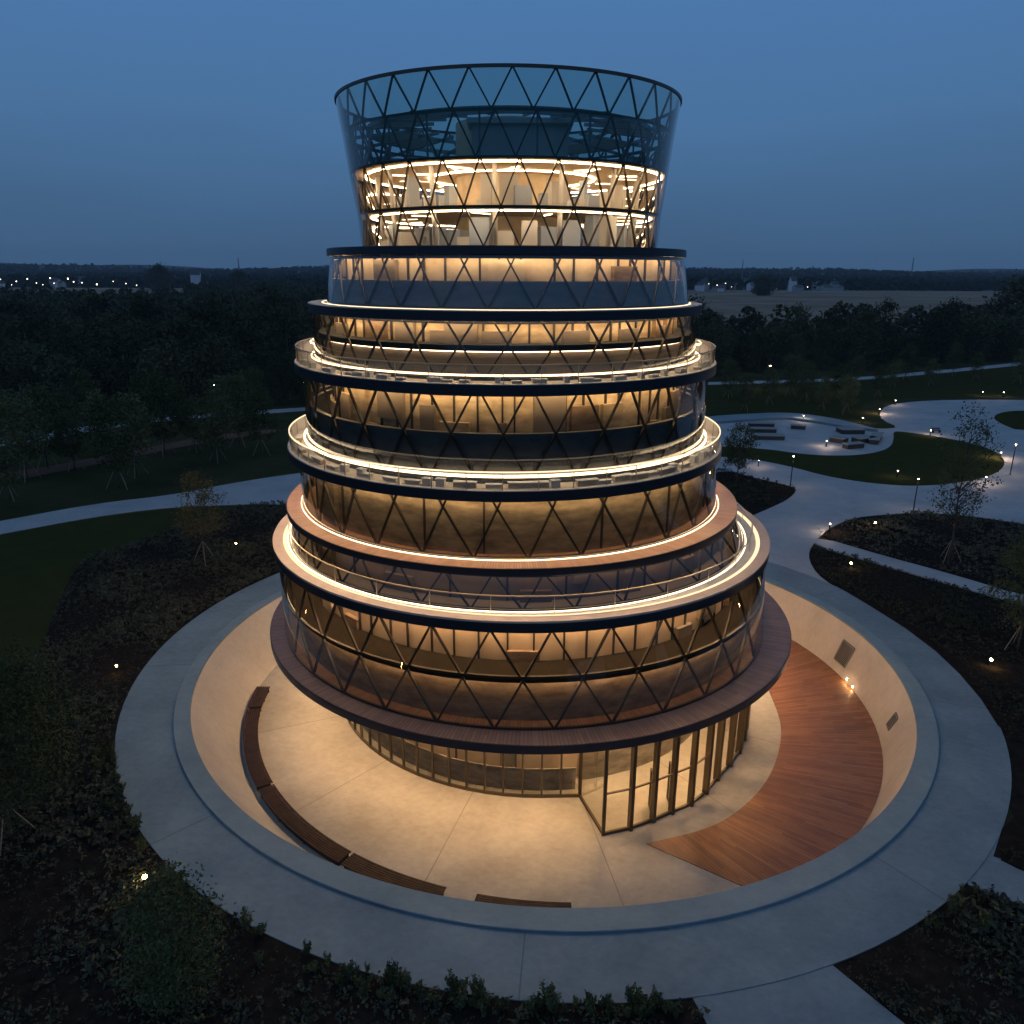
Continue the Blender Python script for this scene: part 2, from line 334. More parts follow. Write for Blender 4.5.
leftpath = [(-63.14, 92.01), (-55.48, 99.72), (-46.58, 104.22), (-41.31, 110.12), (-32.33, 117.04), (-22,121), (-10,125), (6,128), (6,100), (-12,96), (-24, 94), (-30.38, 100.12), (-36.84, 99.55), (-44.93, 98.29), (-52.59, 94.05), (-60.04, 87.05), (-68.52, 79.79), (-71.74, 83.97)]
leftlawn = [(-59.75, 86.59), (-52.27, 93.43), (-44.65, 97.62), (-37.21, 99.09), (-38.24, 93.02), (-40.37, 90.60), (-43.22, 83.68), (-45.92, 77.07), (-42.62, 68.23), (-35.63, 50.29), (-60, 40), (-71.91, 63.50), (-67.58, 78.57)]
plaza = ring_pts(RC, 30.5, 18, 125, 24) + [(-22, 112), (-14, 126), (0, 140), (18, 152), (35, 161), (48.7, 167), (59.44, 169.83), (64.48, 166.33), (67.61, 161.79), (69.91, 155.88), (73.5, 153.5), (77.54, 155.43), (77.86, 163.75), (80.68, 171.49), (87.25, 182.56), (95.97, 188.02), (106.96, 191.05), (125, 191.6), (170, 186), (175, 95), (110, 80), (80, 84), (63.58, 92.69), (60.05, 95.31), (56.63, 96.66), (52.71, 97.34), (48.19, 96.53), (43.32, 95.06), (38.82, 90.96), (36.14, 87.37), (34.23, 84.38), (32.71, 81.41), (31.75, 77.57), (31.60, 74.10), (32.49, 70.76)]
lawn1 = [(20, 131), (38.52, 128.43), (44.30, 122.66), (47.92, 115.73), (53.18, 111.75), (59.04, 110.18), (68.25, 113.15), (75.17, 118.06), (80.55, 124.70), (83.91, 132.02), (84.24, 139.60), (80.62, 146.27), (75.66, 151.43), (74.01, 150.41), (71.77, 145.15), (67.18, 136.42), (61.87, 131.58), (55.92, 129.58), (49.68, 130.58), (44.44, 135.14), (32, 138), (20, 138)]
lawn2 = [(99.54, 150.50), (100.39, 159.81), (103.46, 167.90), (109.63, 174.27), (115.55, 176.24), (150, 176), (152, 150)]
lawn3 = [(55, 214), (93, 221), (123, 236), (170, 262), (230, 262), (230, 200), (125, 198), (95, 193.5), (84, 187), (77, 173), (74, 163), (70, 165), (64, 171), (58, 175), (48, 172), (30, 165), (15, 160), (10, 190)]
bedL = [(33.15, 120.47), (36.55, 114.34), (40.60, 109.87), (40.59, 107.72), (37.76, 103.11), (32.50, 97.47), (27, 92), (24, 108)]
bed1 = [(36.01, 87.01), (38.67, 90.57), (43.15, 94.64), (47.99, 96.10), (52.49, 96.90), (56.40, 96.23), (59.80, 94.88), (63.33, 92.29), (80, 84), (84, 40), (49.45, 69.97), (45.47, 75.63), (40.62, 81.32)]
bed2 = [(34.22, 84.04), (32.76, 81.41), (31.75, 77.57), (31.60, 74.10), (33.06, 69.55), (35.03, 60.45), (34.81, 52.62), (33.18, 45.77), (35.0, 45), (33.5, 38.5), (25.88, 34.76), (26.84, 33.63), (40, 22), (64, 34), (47.98, 67.61), (43.74, 72.40), (38.98, 78.12)]
strip = [(34.34, 84.38), (36.08, 87.19), (40.56, 81.19), (45.39, 75.49), (49.37, 69.85), (84, 40), (80, 36), (48.05, 67.73), (43.81, 72.53), (39.11, 78.42)]
brpath = [(25.88, 34.76), (28.5, 38), (24, 39), (23.43, 32.68), (25.4, 31.3), (33, 25), (38, 28)]
bpath = [(7.79, 26.44), (7, 29), (13, 30.5), (14.47, 27.97), (16.44, 24.97), (19, 20), (9.3, 21)]
farleft = [(-95.67, 123.40), (-89.86, 134.78), (-82.46, 141.77), (-77.36, 153.46), (-66.58, 161.91), (-48.60, 170.17), (-40.77, 174.23), (-41.66, 178.23), (-49.82, 174.65), (-68.40, 166.57), (-79.88, 158.76), (-86.52, 149.20), (-95.75, 144.21), (-103.68, 134.49)]
dirt = [(-79.74, 105.19), (-74.45, 110.11), (-65.85, 121.92), (-56.00, 137.99), (-44.56, 148.20), (-45.67, 152.15), (-57.99, 143.21), (-68.29, 126.76), (-77.31, 114.70), (-83.06, 109.96)]
rfar = [(48.27, 214.17), (54.91, 215.74), (92.84, 223.60), (121.94, 237.77), (167.35, 263.78), (192.57, 279.68), (199.26, 289.73), (172.83, 272.74), (125.55, 245.08), (94.98, 228.98), (56.18, 220.96), (49.34, 219.12)]

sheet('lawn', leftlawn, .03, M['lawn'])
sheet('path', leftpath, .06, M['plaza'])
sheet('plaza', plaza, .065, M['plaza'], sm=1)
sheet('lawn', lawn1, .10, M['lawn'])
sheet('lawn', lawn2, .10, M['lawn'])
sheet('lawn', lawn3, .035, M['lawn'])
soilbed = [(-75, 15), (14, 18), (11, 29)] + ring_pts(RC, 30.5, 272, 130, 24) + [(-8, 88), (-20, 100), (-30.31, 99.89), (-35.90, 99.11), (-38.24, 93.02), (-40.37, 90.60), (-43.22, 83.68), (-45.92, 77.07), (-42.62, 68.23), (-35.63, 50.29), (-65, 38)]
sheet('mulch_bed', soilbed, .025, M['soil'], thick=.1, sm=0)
sheet('mulch_bed', [(17, 18), (16.47, 25.02), (14.49, 28.03), (20, 31.5), (23.51, 32.82), (25.39, 31.31), (45, 15)], .025, M['soil'], sm=0)
sheet('mulch_bed', [(20, 31.2), (29, 38), (33, 52), (34.5, 64), (50, 60), (50, 22), (30, 22)], .028, M['soil'], sm=0)
sheet('mulch_bed', bedL, .14, M['soil'], thick=.2)
sheet('mulch_bed', bed1, .14, M['soil'], thick=.2, sm=1)
sheet('mulch_bed', bed2, .12, M['soil'], thick=.2, sm=1)
sheet('path', strip, .16, M['plaza'], thick=.2, sm=1)
sheet('path', brpath, .045, M['walk'], sm=0)
sheet('path', bpath, .045, M['walk'], sm=0)
sheet('path', farleft, .04, M['plaza'])
sheet('earth_track', dirt, .04, M['dirt'])
sheet('path', rfar, .07, M['plaza'])
sheet('field', [(60, 330), (420, 420), (1000, 700), (1000, 1350), (560, 1500), (180, 1250), (130, 800)], .05, M['field'])
sheet('field', [(-1000, 900), (-160, 1000), (-220, 1250), (-1300, 1250)], .05, M['field'])

# the walkway round the court, the kerb and the sunk court itself
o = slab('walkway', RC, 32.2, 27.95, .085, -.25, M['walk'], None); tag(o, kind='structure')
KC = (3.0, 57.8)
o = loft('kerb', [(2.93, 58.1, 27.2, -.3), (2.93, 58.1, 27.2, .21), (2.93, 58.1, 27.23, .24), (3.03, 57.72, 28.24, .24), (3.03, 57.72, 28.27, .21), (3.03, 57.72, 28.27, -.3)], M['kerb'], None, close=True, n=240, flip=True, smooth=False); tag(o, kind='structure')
PC = (3.42, 58.17); PZ = -3.6; WC = (3.75, 58.17); WR = 24.9
pit = empty('retaining_wall', (PC[0], PC[1], PZ)); tag(pit, 'pale concrete wall sloping round the sunken court below the tower', 'wall')
INV = Matrix.Translation((-PC[0], -PC[1], -PZ))
def under(o, root):   # parent a mesh made in world coordinates under a root that is translated
    o.parent = root; o.matrix_parent_inverse = Matrix.Translation(-Vector(root.location)); return o
under(loft('wall_face', [(*WC, WR, PZ - .2), (*WC, WR, PZ), (2.93, 58.1, 27.2, .1)], M['pitwall'], None, n=200, flip=True), pit)
fl = []
o = loft('court_floor', [(*PC, .01, PZ), (*PC, 25.6, PZ)], M['pitfloor'], None, n=200, flip=True, smooth=False); tag(o, kind='structure')

def wallpt(az, z, off=0):
    t = (z - PZ) / (.1 - PZ); cx = WC[0] + (2.93 - WC[0]) * t; cyy = WC[1] + (58.1 - WC[1]) * t; r = WR + (27.2 - WR) * t - off
    return Vector((cx + r * math.cos(R(az)), cyy + r * math.sin(R(az)), z))
def grille(az, w, z0, z1, nsl, name, label):
    root = empty(name, wallpt(az, z0)); da = math.degrees(w / 26) / 2
    def qq(z): return [wallpt(az - da, z, .03), wallpt(az + da, z, .03)]
    b = MB(); a, bb = qq(z0); c, d = qq(z1)
    for p, q in ((a, bb), (c, d), (a, c), (bb, d)): b.bar(p, q, .12, .12)
    under(b.build('grille_frame', M['grille'], None), root)
    b = MB()
    for i in range(nsl):
        z = z0 + (z1 - z0) * (i + .5) / nsl; p, q = qq(z); b.bar(p, q, (z1 - z0) / nsl * .55, .05)
    under(b.build('louvre', M['grille'], None), root)
    b = MB(); off = [wallpt(az - da, z0, -.02), wallpt(az + da, z0, -.02), wallpt(az + da, z1, -.02), wallpt(az - da, z1, -.02)]
    off = [wallpt(az - da, z0, .012), wallpt(az + da, z0, .012), wallpt(az + da, z1, .012), wallpt(az - da, z1, .012)]
    b.add(off, [(0, 1, 2, 3)]); under(b.build('backing', M['dark'], None), root)
    tag(root, label, 'vent')
grille(8.0, 1.75, -2.75, -1.05, 14, 'vent_grille', 'large louvred vent grille in the court wall above the wooden deck')
grille(-15.8, .8, -2.5, -1.4, 7, 'vent_grille', 'small plain vent plate in the court wall at the deck edge')

# timber deck in the court
inner = [(17.5, 71), (20.4, 65), (21.5, 61), (21.52, 57.88), (20.75, 52.74), (18.68, 47.9), (16.05, 44.25), (12.66, 41.48), (8.3, 39.92)]
def crom(P, k=6):
    out = []
    for i in range(len(P) - 1):
        p0, p1, p2, p3 = (Vector(P[max(0, min(len(P) - 1, j))]) for j in (i - 1, i, i + 1, i + 2))
        out += [tuple(.5 * ((2 * p1) + (p2 - p0) * t + (2 * p0 - 5 * p1 + 4 * p2 - p3) * t * t + (3 * p1 - p0 - 3 * p2 + p3) * t ** 3)) for t in (j / k for j in range(k))]
    return out + [tuple(P[-1])]
inner = crom(inner)
dk = [p for p in inner] + [(13.8, 35.9)]
aa = math.degrees(math.atan2(35.4 - PC[1], 14.2 - PC[0]))
dk = inner + [(p[0], p[1]) for p in ring_pts(PC, 25.2, aa, 50, 60)]
cc = chaikin(inner, 2)
o = sheet('timber_deck', [inner[0]] + inner[1:] + ring_pts(WC, WR - .02, aa, 50, 60), PZ + .05, M['wood_deck'], thick=.05, sm=0)

# ---------------------------------------------------------------- the tower
T = empty('observation_tower', (0, 57.9, 0)); tag(T, 'round tiered glass tower wrapped in a dark steel lattice, glowing warm at dusk', 'tower')
def tp(o, name=None, label=None):
    under(o, T)
    if label: o['label'] = label
    return o
def sub(o, parent):
    o.parent = parent; return o
def Pt(c, r, a, z): return Vector((c[0] + r * math.cos(a), c[1] + r * math.sin(a), z))
def lattice(lv, N, spread, w, ph=0, parent=None, ringbars=True, name='lattice_frame', d=None):
    """diagonals of one tier: lv = bottom and top ring (cx,cy,r,z); each bottom node sends two bars up, spread steps aside"""
    b = MB(); st = 2 * math.pi / N
    (c0x, c0y, r0, z0), (c1x, c1y, r1, z1) = lv
    for i in range(N):
        a = -math.pi / 2 + (i + ph) * st
        for s in (-1, 1):
            K = 5; pts = []
            for k in range(K + 1):
                t = k / K; pts.append(Pt((c0x + (c1x - c0x) * t, c0y + (c1y - c0y) * t), r0 + (r1 - r0) * t, a + s * spread * st * t, z0 + (z1 - z0) * t))
            for k in range(K):
                out = Vector((math.cos(a + s * spread * st * (k + .5) / K), math.sin(a + s * spread * st * (k + .5) / K), 0))
                b.bar(pts[k], pts[k + 1], w, d or w * 1.3, out)
    return b
def hring(b, c, r, z, w, h, n=120):
    v = []; f = []
    for i in range(n):
        a = 2 * math.pi * i / n
        for rr, zz in ((r - w / 2, z - h / 2), (r + w / 2, z - h / 2), (r + w / 2, z + h / 2), (r - w / 2, z + h / 2)): v.append(Pt(c, rr, a, zz))
    for i in range(n):
        j = (i + 1) % n
        for k in range(4): f.append((i * 4 + k, i * 4 + (k + 1) % 4, j * 4 + (k + 1) % 4, j * 4 + k))
    return b.add(v, f)
def mulls(c, r, z0, z1, N, w=.09, ph=.2, jit=.25, seed=1, c1=None, r1=None):
    b = MB(); q = random.Random(seed); st = 2 * math.pi / N
    for i in range(N):
        a = (i + ph + q.uniform(-jit, jit)) * st; b.bar(Pt(c, r, a, z0), Pt(c1 or c, r1 or r, a, z1), w, w, (math.cos(a), math.sin(a), 0))
    return b
def stripring(name, c, r, z, w, m, parent, h=.04, n=96, half=False):
    return slab(name, c, r + w / 2, r - w / 2, z + h, z, m, parent, n=n)

def wall_mull(c, r, z1, z0, wm, N, seed, name='inner_wall'):
    # glazed inner wall: plaster panels with dark mullions between them, one mesh
    o = slab(name, c, r, r - .3, z1, z0 + .01, wm, None, n=96); me = o.data
    mb = mulls(c, r + .06, z0 + .05, z1 - .02, N, .11, seed=seed)
    v = [tuple(q_.co) for q_ in me.vertices]; f = [tuple(p.vertices) for p in me.polygons]; k = len(v); nf = len(f)
    f += [tuple(i + k for i in q_) for q_ in mb.f]; v += mb.v
    q_ = random.Random(seed * 7 + 1); pb = MB(); pm = []
    for i in range(N):      # cupboards, doors and shelving standing against the wall between the mullions
        if q_.random() < .55:
            a = 2 * math.pi * (i + q_.random()) / N; h_ = (z1 - z0) * q_.choice((.35, .5, .62, .8)); zb = z0 + .02 if q_.random() < .7 else z1 - h_ - .25
            pb.box(Pt(c, r + .12, a, zb + h_ / 2), (.3, q_.uniform(.5, 2.2), h_), a); pm += [q_.choice((2, 2, 3, 0))] * 6
    k2 = len(v); f += [tuple(i + k2 for i in q2) for q2 in pb.f]; v += pb.v
    bpy.data.objects.remove(o)
    return tp(link_mesh(name, v, f, None, None, False, [wm, M['frame'], M['spandrel_taupe'], M['brown_panel']], [0] * nf + [1] * len(mb.f) + pm))
def tier(base, top, glassm, N, spread, w, wallm, spanm, span_frac, ceil_z, ph=0, wall_in=1.6, span_in=.35, mull_N=44, seed=1, strip=True, ringz=None, smat='strip_in', gname='glass_wall'):
    g = tp(loft(gname, [base, top], M[glassm], None, n=144))
    b = lattice((( base[0], base[1], base[2] - .12, base[3]), (top[0], top[1], top[2] - .12, top[3])), N, spread, w, ph, d=w * 1.1)
    if ringz:
        for z in ringz:
            t = (z - base[3]) / (top[3] - base[3]); hring(b, (base[0] + (top[0] - base[0]) * t, base[1]), base[2] + (top[2] - base[2]) * t - .12, z, .16, .16)
    hring(b, base[:2], base[2] - .10, base[3] + .07, .14, .14)
    tp(b.build('lattice_frame', M['frame']))
    H = top[3] - base[3]; zs = base[3] + H * span_frac
    if span_frac > 0:
        tp(loft('spandrel_panel', [(base[0], base[1], base[2] - span_in, base[3] + .02), (base[0] + (top[0] - base[0]) * span_frac, base[1], base[2] + (top[2] - base[2]) * span_frac - span_in, zs), (base[0] + (top[0] - base[0]) * span_frac, base[1], base[2] + (top[2] - base[2]) * span_frac - span_in - .3, zs)], M[spanm], None, n=96))
    wall_mull(base[:2], base[2] - wall_in, ceil_z, base[3], M[wallm], mull_N, seed)
    if strip:
        tp(stripring('ceiling_light_strip', base[:2], base[2] - wall_in + .55, ceil_z - .06, .10, M[smat], None))
        tp(slab('cove', base[:2], base[2] - wall_in + .78, base[2] - wall_in + .72, ceil_z + .01, ceil_z - .2, M['fascia'], None, n=96))  # ring added to keep the bright ceiling strip out of sight

def disc(c, r, z, th, topm, rin=1.5, fas=True):
    """floor slab: body, dark fascia ring, and a finished top"""
    s = tp(slab('floor_slab', c, r - .12, rin, z - .02, z - th + .12, M['slab'], None))
    f = sub(slab('fascia', c, r, r - .11, z - .035, z - th, M['fascia'], None, n=180), s)
    return s

# ring data: centre, radius, top height, thickness
K = ((1.40, 57.75), 19.85, 4.63, .55); J = ((.68, 57.8), 18.40, 11.42, .62); I = ((.0, 57.9), 16.66, 13.88, .45)
Hh = ((-.54, 57.7), 15.70, 18.19, .62); G = ((-.50, 57.9), 14.90, 23.96, .65); F = ((-.55, 57.9), 13.70, 27.80, .55); E_ = ((-.45, 57.9), 12.33, 31.25, .46)

# K ledge
disc(K[0], K[1], K[2], K[3], None)
tp(slab('ledge_boards', K[0], K[1] - .05, 15, K[2] + .012, K[2] - .02, M['wood_ledge'], None, n=180))
tp(slab('soffit', K[0], K[1] - .35, 3, K[2] - K[3] + .10, K[2] - K[3] - .05, M['ceiling'], None))
# J-K tier
bJK = (.95, 57.75, 18.35, K[2] + .012); tJK = (.70, 57.8, 18.15, J[2] - J[3])
tier(bJK, tJK, 'glass_bronze', 33, 1.0, .125, 'salmon', 'brown_panel', 0, J[2] - J[3] - .02, ph=.45, wall_in=2.6, span_in=.5, mull_N=64, seed=3, ringz=[7.95], smat='strip_hi')
tp(slab('lower_wall', (.95, 57.75), 17.3, 17.0, 7.44, K[2] + .02, M['brown_panel'], None, n=96))
tp(stripring('lower_ceiling_strip', (.95, 57.75), 17.65, 7.38, .06, M['strip_mid'], None))
tp(slab('mid_floor', (.9, 57.75), 17.9, 15.3, 7.75, 7.45, M['floor_dark'], None, n=96))
tp(stripring('floor_edge_light', (.9, 57.75), 17.95, 7.78, .05, emis('soft_floor_light', (1, .75, .42), 1.6), None))
# J balcony
disc(*J[:3], J[3], None)
tp(slab('balcony_paving', J[0], 17.75, 14, J[2] + .01, J[2] - .02, M['pale_deck'], None, n=180))
tp(slab('coping', J[0], J[1] + .02, 17.72, J[2] + .10, J[2] - .03, M['coping'], None, n=180))
tp(slab('light_strip', J[0], 17.72, 17.46, J[2] + .05, J[2] + .0, M['wide'], None, n=144))  # wide glowing ring in place of deck lit by a strip
bIJ = (.35, 57.85, 16.95, J[2] + .012); tIJ = (.1, 57.9, 16.25, I[2] - I[3])
tier(bIJ, tIJ, 'glass_dark', 35, .5, .10, 'spandrel_taupe', 'spandrel_taupe', 0, I[2] - I[3] - .02, ph=.1, wall_in=1.5, mull_N=30, seed=4, smat='strip_weak')
tp(slab('gutter_light', (.35, 57.85), 17.10, 17.05, J[2] + .05, J[2] + .01, M['strip'], None, n=144))
def rail(c, r, z, hgt, npost, glassy, name='railing', a0=0, rail_glow=False):
    b = MB(); hring(b, c, r, z + hgt, .07, .07, 144); rl = tp(b.build(name, M['led' if rail_glow else 'rail'], None))
    b = MB()
    for i in range(npost):
        a = 2 * math.pi * (i + a0) / npost
        sub(MB().bar(Pt(c, r, a, z), Pt(c, r, a, z + hgt), .045, .045, (math.cos(a), math.sin(a), 0)).build('post', M['rail'], None), rl)
    if glassy: sub(loft('glass_panel', [(*c, r + .0, z + .05), (*c, r, z + hgt - .06)], M['glass_rail'], None, n=144), rl)
    return rl
M['rail'] = mat('brushed_brass_rail', (.45, .38, .28), .35, metal=.6)
rail((.62, 58.0), 17.25, J[2], 1.0, 30, False)
# I ring
disc(*I[:3], I[3], None)
tp(slab('balcony_boards', I[0], I[1] - .03, 13, I[2] + .012, I[2] - .02, M['wood_ring'], None, n=180))
tp(stripring('overhang_light', (-.54, 57.7), 15.47, Hh[2] - Hh[3] + .05, .08, M['under'], None))  # this and the next three are added fill, tucked behind the fascias
tp(stripring('overhang_light', (0, 57.9), 16.44, I[2] - I[3] + .05, .06, M['under'], None))
tp(stripring('overhang_light', (-.5, 57.9), 14.68, G[2] - G[3] + .05, .05, M['under'], None))
tp(stripring('overhang_light', (-.55, 57.9), 13.50, F[2] - F[3] + .05, .04, M['under'], None))
bHI = (-.15, 58.0, 15.35, I[2] + .014); tHI = (-.4, 57.8, 15.2, Hh[2] - Hh[3])
tier(bHI, tHI, 'glass_bronze', 30, .6, .12, 'olive', 'olive', .0, Hh[2] - Hh[3] - .02, ph=.35, wall_in=.9, mull_N=15, seed=5, strip=True, smat='strip_in')
tp(stripring('floor_light_strip', (-.15, 58.0), 15.50, I[2] + .02, .03, M['strip'], None))
# H balcony
disc(*Hh[:3], Hh[3], None)
tp(slab('balcony_paving', Hh[0], Hh[1] - .05, 13, Hh[2] + .01, Hh[2] - .02, M['pale_deck'], None, n=180))
rail((-.54, 57.7), 15.50, Hh[2], 1.05, 48, True, rail_glow=True)
tp(slab('light_strip', (-.5, 57.8), 14.60, 14.52, Hh[2] + .62, Hh[2] + .46, M['strip'], None, n=144))
bGH = (-.5, 57.9, 14.35, Hh[2] + .012); tGH = (-.5, 57.9, 14.45, G[2] - G[3])
tier(bGH, tGH, 'glass_clear', 30, .9, .115, 'ochre', 'spandrel_dark', .56, G[2] - G[3] - .02, ph=.5, wall_in=2.0, mull_N=58, seed=6)
# G balcony
disc(*G[:3], G[3], None)
tp(slab('balcony_paving', G[0], G[1] - .05, 12, G[2] + .01, G[2] - .02, M['pale_deck'], None, n=180))
rail((-.5, 57.9), 14.72, G[2], 1.05, 44, True)
tp(slab('light_strip', (-.5, 57.9), 13.75, 13.70, G[2] + .40, G[2] + .30, M['strip'], None, n=144))
bFG = (-.55, 57.9, 13.5, G[2] + .012); tFG = (-.55, 57.9, 13.35, F[2] - F[3])
tier(bFG, tFG, 'glass_clear', 31, .8, .105, 'ochre', 'spandrel_taupe', 0, F[2] - F[3] - .02, ph=.6, wall_in=1.7, mull_N=60, seed=7)
tp(slab('transom_band', (-.55, 57.9), 13.1, 11.85, G[2] + 1.95, G[2] + 1.62, M['dark'], None, n=96))
tp(slab('lower_wall', (-.55, 57.9), 12.7, 12.5, G[2] + 1.60, G[2] + .02, M['spandrel_taupe'], None, n=96))
tp(stripring('lower_ceiling_strip', (-.55, 57.9), 12.85, G[2] + 1.55, .04, M['strip_weak'], None))
# F ring
disc(*F[:3], F[3], None)
tp(slab('balcony_paving', F[0], F[1] - .05, 11, F[2] + .01, F[2] - .02, M['pale_deck'], None, n=180))
tp(slab('light_strip', (-.45, 57.9), 12.85, 12.80, F[2] + .05, F[2] + .01, M['strip_soft'], None, n=144))
bEF = (-.35, 57.9, 12.62, F[2] + .012); tEF = (-.4, 57.9, 12.15, E_[2] - E_[3])
tier(bEF, tEF, 'glass_clear', 29, .62, .095, 'plaster', 'spandrel_blue', .52, E_[2] - E_[3] - .02, ph=.6, wall_in=1.3, span_in=.25, mull_N=50, seed=8)
# E roof slab and drum
disc(*E_[:3], E_[3], None)
tp(slab('roof_finish', E_[0], E_[1] - .05, 9, E_[2] + .01, E_[2] - .02, M['fascia'], None, n=180))
rings = {'D': (-.24, 57.9, 10.15, 31.26), 'C': (-.27, 57.9, 10.33, 33.42), 'B': (-.33, 57.9, 10.69, 35.96), 'Mid': (-.35, 57.9, 10.98, 38.3), 'A': (-.36, 57.9, 11.28, 40.31)}
NN = 30
for lo, hi, gm, ph in (('D', 'C', 'glass_clear', .30), ('C', 'B', 'glass_clear', .80), ('B', 'Mid', 'glass_top', .2), ('Mid', 'A', 'glass_top', .62)):
    tp(loft('drum_glass', [rings[lo], rings[hi]], M[gm], None, n=120))
    b = lattice(((*rings[lo][:2], rings[lo][2] - .10, rings[lo][3]), (*rings[hi][:2], rings[hi][2] - .10, rings[hi][3])), NN, .5, .085, ph)
    hring(b, rings[hi][:2], rings[hi][2] - (.10 if hi != 'A' else .0), rings[hi][3], .12, .14 if hi != 'A' else .17)
    tp(b.build('lattice_frame', M['frame']))
# drum interior
dc = (-.3, 57.9)
tp(slab('upper_floor', dc, 10.2, 1, 33.5, 33.3, M['ceiling'], None, n=96))
tp(slab('terrace_floor', dc, 10.5, 1, 35.98, 35.87, M['ceiling'], None, n=96))
tp(slab('service_core', dc, 3.6, 3.2, 39.2, 31.27, M['plaster'], None, n=48))
for r, z, mm in ((9.95, 35.78, 'strip_top'), (5.6, 35.78, 'strip_top'), (9.5, 33.22, 'strip_top')):
    tp(stripring('cove_light', (dc[0] + .3 * (r % 1), dc[1]), r, z, .10, M[mm], None, n=72))
q = random.Random(8)
for i in range(30):
    lvl = i % 3 != 0; a = 2 * math.pi * (i + q.uniform(0, .8)) / 30; zz = 35.82 if lvl else 33.24; r0 = q.uniform(5.5, 7.5); da = q.uniform(-.12, .12)
    tp(MB().bar(Pt(dc, r0, a, zz), Pt(dc, r0 + q.uniform(1.0, 2.2), a + da, zz), q.choice((.06, .16)), .04).build('ceiling_light', emis('panel_light', (1, .72, .45), q.uniform(4, 16)), None))
for i in range(14):
    a = 2 * math.pi * (i + .3) / 14; tp(MB().tube([Pt(dc, 8.6, a, 31.28), Pt(dc, 8.9, a, 35.86)], .16, 10).build('column', M['white'], None, True))
q = random.Random(5)
for lvl, zz, n_ in ((0, 31.28, 34), (1, 33.51, 38)):
    b = MB(); b2 = MB()
    for i in range(n_):
        a = 2 * math.pi * (i + q.uniform(.1, .8)) / n_; r = q.uniform(5.5, 8.6); h = q.uniform(.5, 2.0)
        (b if q.random() < .6 else b2).box(Pt(dc, r, a, zz + h / 2), (q.uniform(.3, 1.0), q.uniform(.25, 1.5), h), a)
    tp(b.build('partition_set', M['white'], None)); tp(b2.build('partition_set', M['blue_panel'], None))
# roof terrace plant and canopy ribs
tp(MB().box((dc[0] + .7, dc[1] - 2.0, 37.3), (6.0, 5.0, 2.6)).box((dc[0] + .7, dc[1] - 2.0, 38.75), (6.6, 5.6, .3)).build('plant_room', M['plant'], None))
b = MB(); hring(b, dc, 9.4, 38.6, .18, .25, 72); hring(b, dc, 6.6, 38.9, .15, .2, 60)
for i in range(18):
    a = 2 * math.pi * i / 18
    b.bar(Pt(dc, 5.2, a, 39.0), Pt(dc, 10.9, a, 38.35), .14, .2); b.bar(Pt(dc, 9.4, a, 36), Pt(dc, 9.4, a, 38.6), .12, .12)
    if i % 2: b.bar(Pt(dc, 6.6, a, 38.95), Pt(dc, 9.4, a + .35, 38.6), .1, .1)
tp(b.build('canopy_frame', M['steel'], None))
b = MB()
for i in range(18):
    if i in (13, 14): continue
    a = 2 * math.pi * (i + .5) / 18
    if i % 3: 
        v = [Pt(dc, 6.7, a - .15, 38.72), Pt(dc, 9.3, a - .15, 38.5), Pt(dc, 9.3, a + .15, 38.5), Pt(dc, 6.7, a + .15, 38.72)]; b.add(v + [p + Vector((0, 0, .06)) for p in v], [(0, 1, 2, 3), (7, 6, 5, 4), (0, 4, 5, 1), (1, 5, 6, 2), (2, 6, 7, 3), (3, 7, 4, 0)])
tp(b.build('canopy_panel_set', M['blue_panel'], None))

# ground storey behind the court
gc = (1.95, 60.5)
ent = [(4.6, 44.4), (5.76, 40.7), (7.5, 41.25), (9.06, 42.03), (10.4, 42.8), (11.8, 43.6), (13.1, 44.85), (14.2, 46.3), (15.5, 47.9), (16.6, 49.5), (17.4, 51.1), (18.0, 52.7), (18.3, 54.6), (18.4, 56.6)]
a_e = math.degrees(math.atan2(44.4 - gc[1], 4.6 - gc[0]))
arc = ring_pts(gc, 16.2, 45, 360 + a_e, 52)
path = arc[:-1] + ent
zt = K[2] - K[3] - .03
v = []; f = []
for i, (x, y) in enumerate(path):
    v += [(x, y, PZ + .05), (x, y, zt)]
    if i: f.append((2 * i - 2, 2 * i, 2 * i + 1, 2 * i - 1))
tp(link_mesh('lobby_glass', v, f, M['glass_clear']))
b = MB()
for i, (x, y) in enumerate(path):
    e_ = i >= len(arc) - 1; w = .2 if e_ else .12; dep = .45 if e_ and i > len(arc) else .16
    nx, ny = x - gc[0], y - gc[1]; l = math.hypot(nx, ny)
    b.bar((x, y, PZ), (x, y, zt), w, dep, (nx / l, ny / l, 0))
    if i: b.bar((*path[i - 1], PZ + .1), (x, y, PZ + .1), .14, .2, (0, 0, 1)); b.bar((*path[i - 1], zt - .1), (x, y, zt - .1), .12, .2, (0, 0, 1))
for i in range(len(arc) + 1, len(arc) + 6):
    b.bar((*path[i - 1], PZ + 3.0), (*path[i], PZ + 3.0), .10, .1, (0, 0, 1))
tp(b.build('lobby_frame', M['bronze'], None))
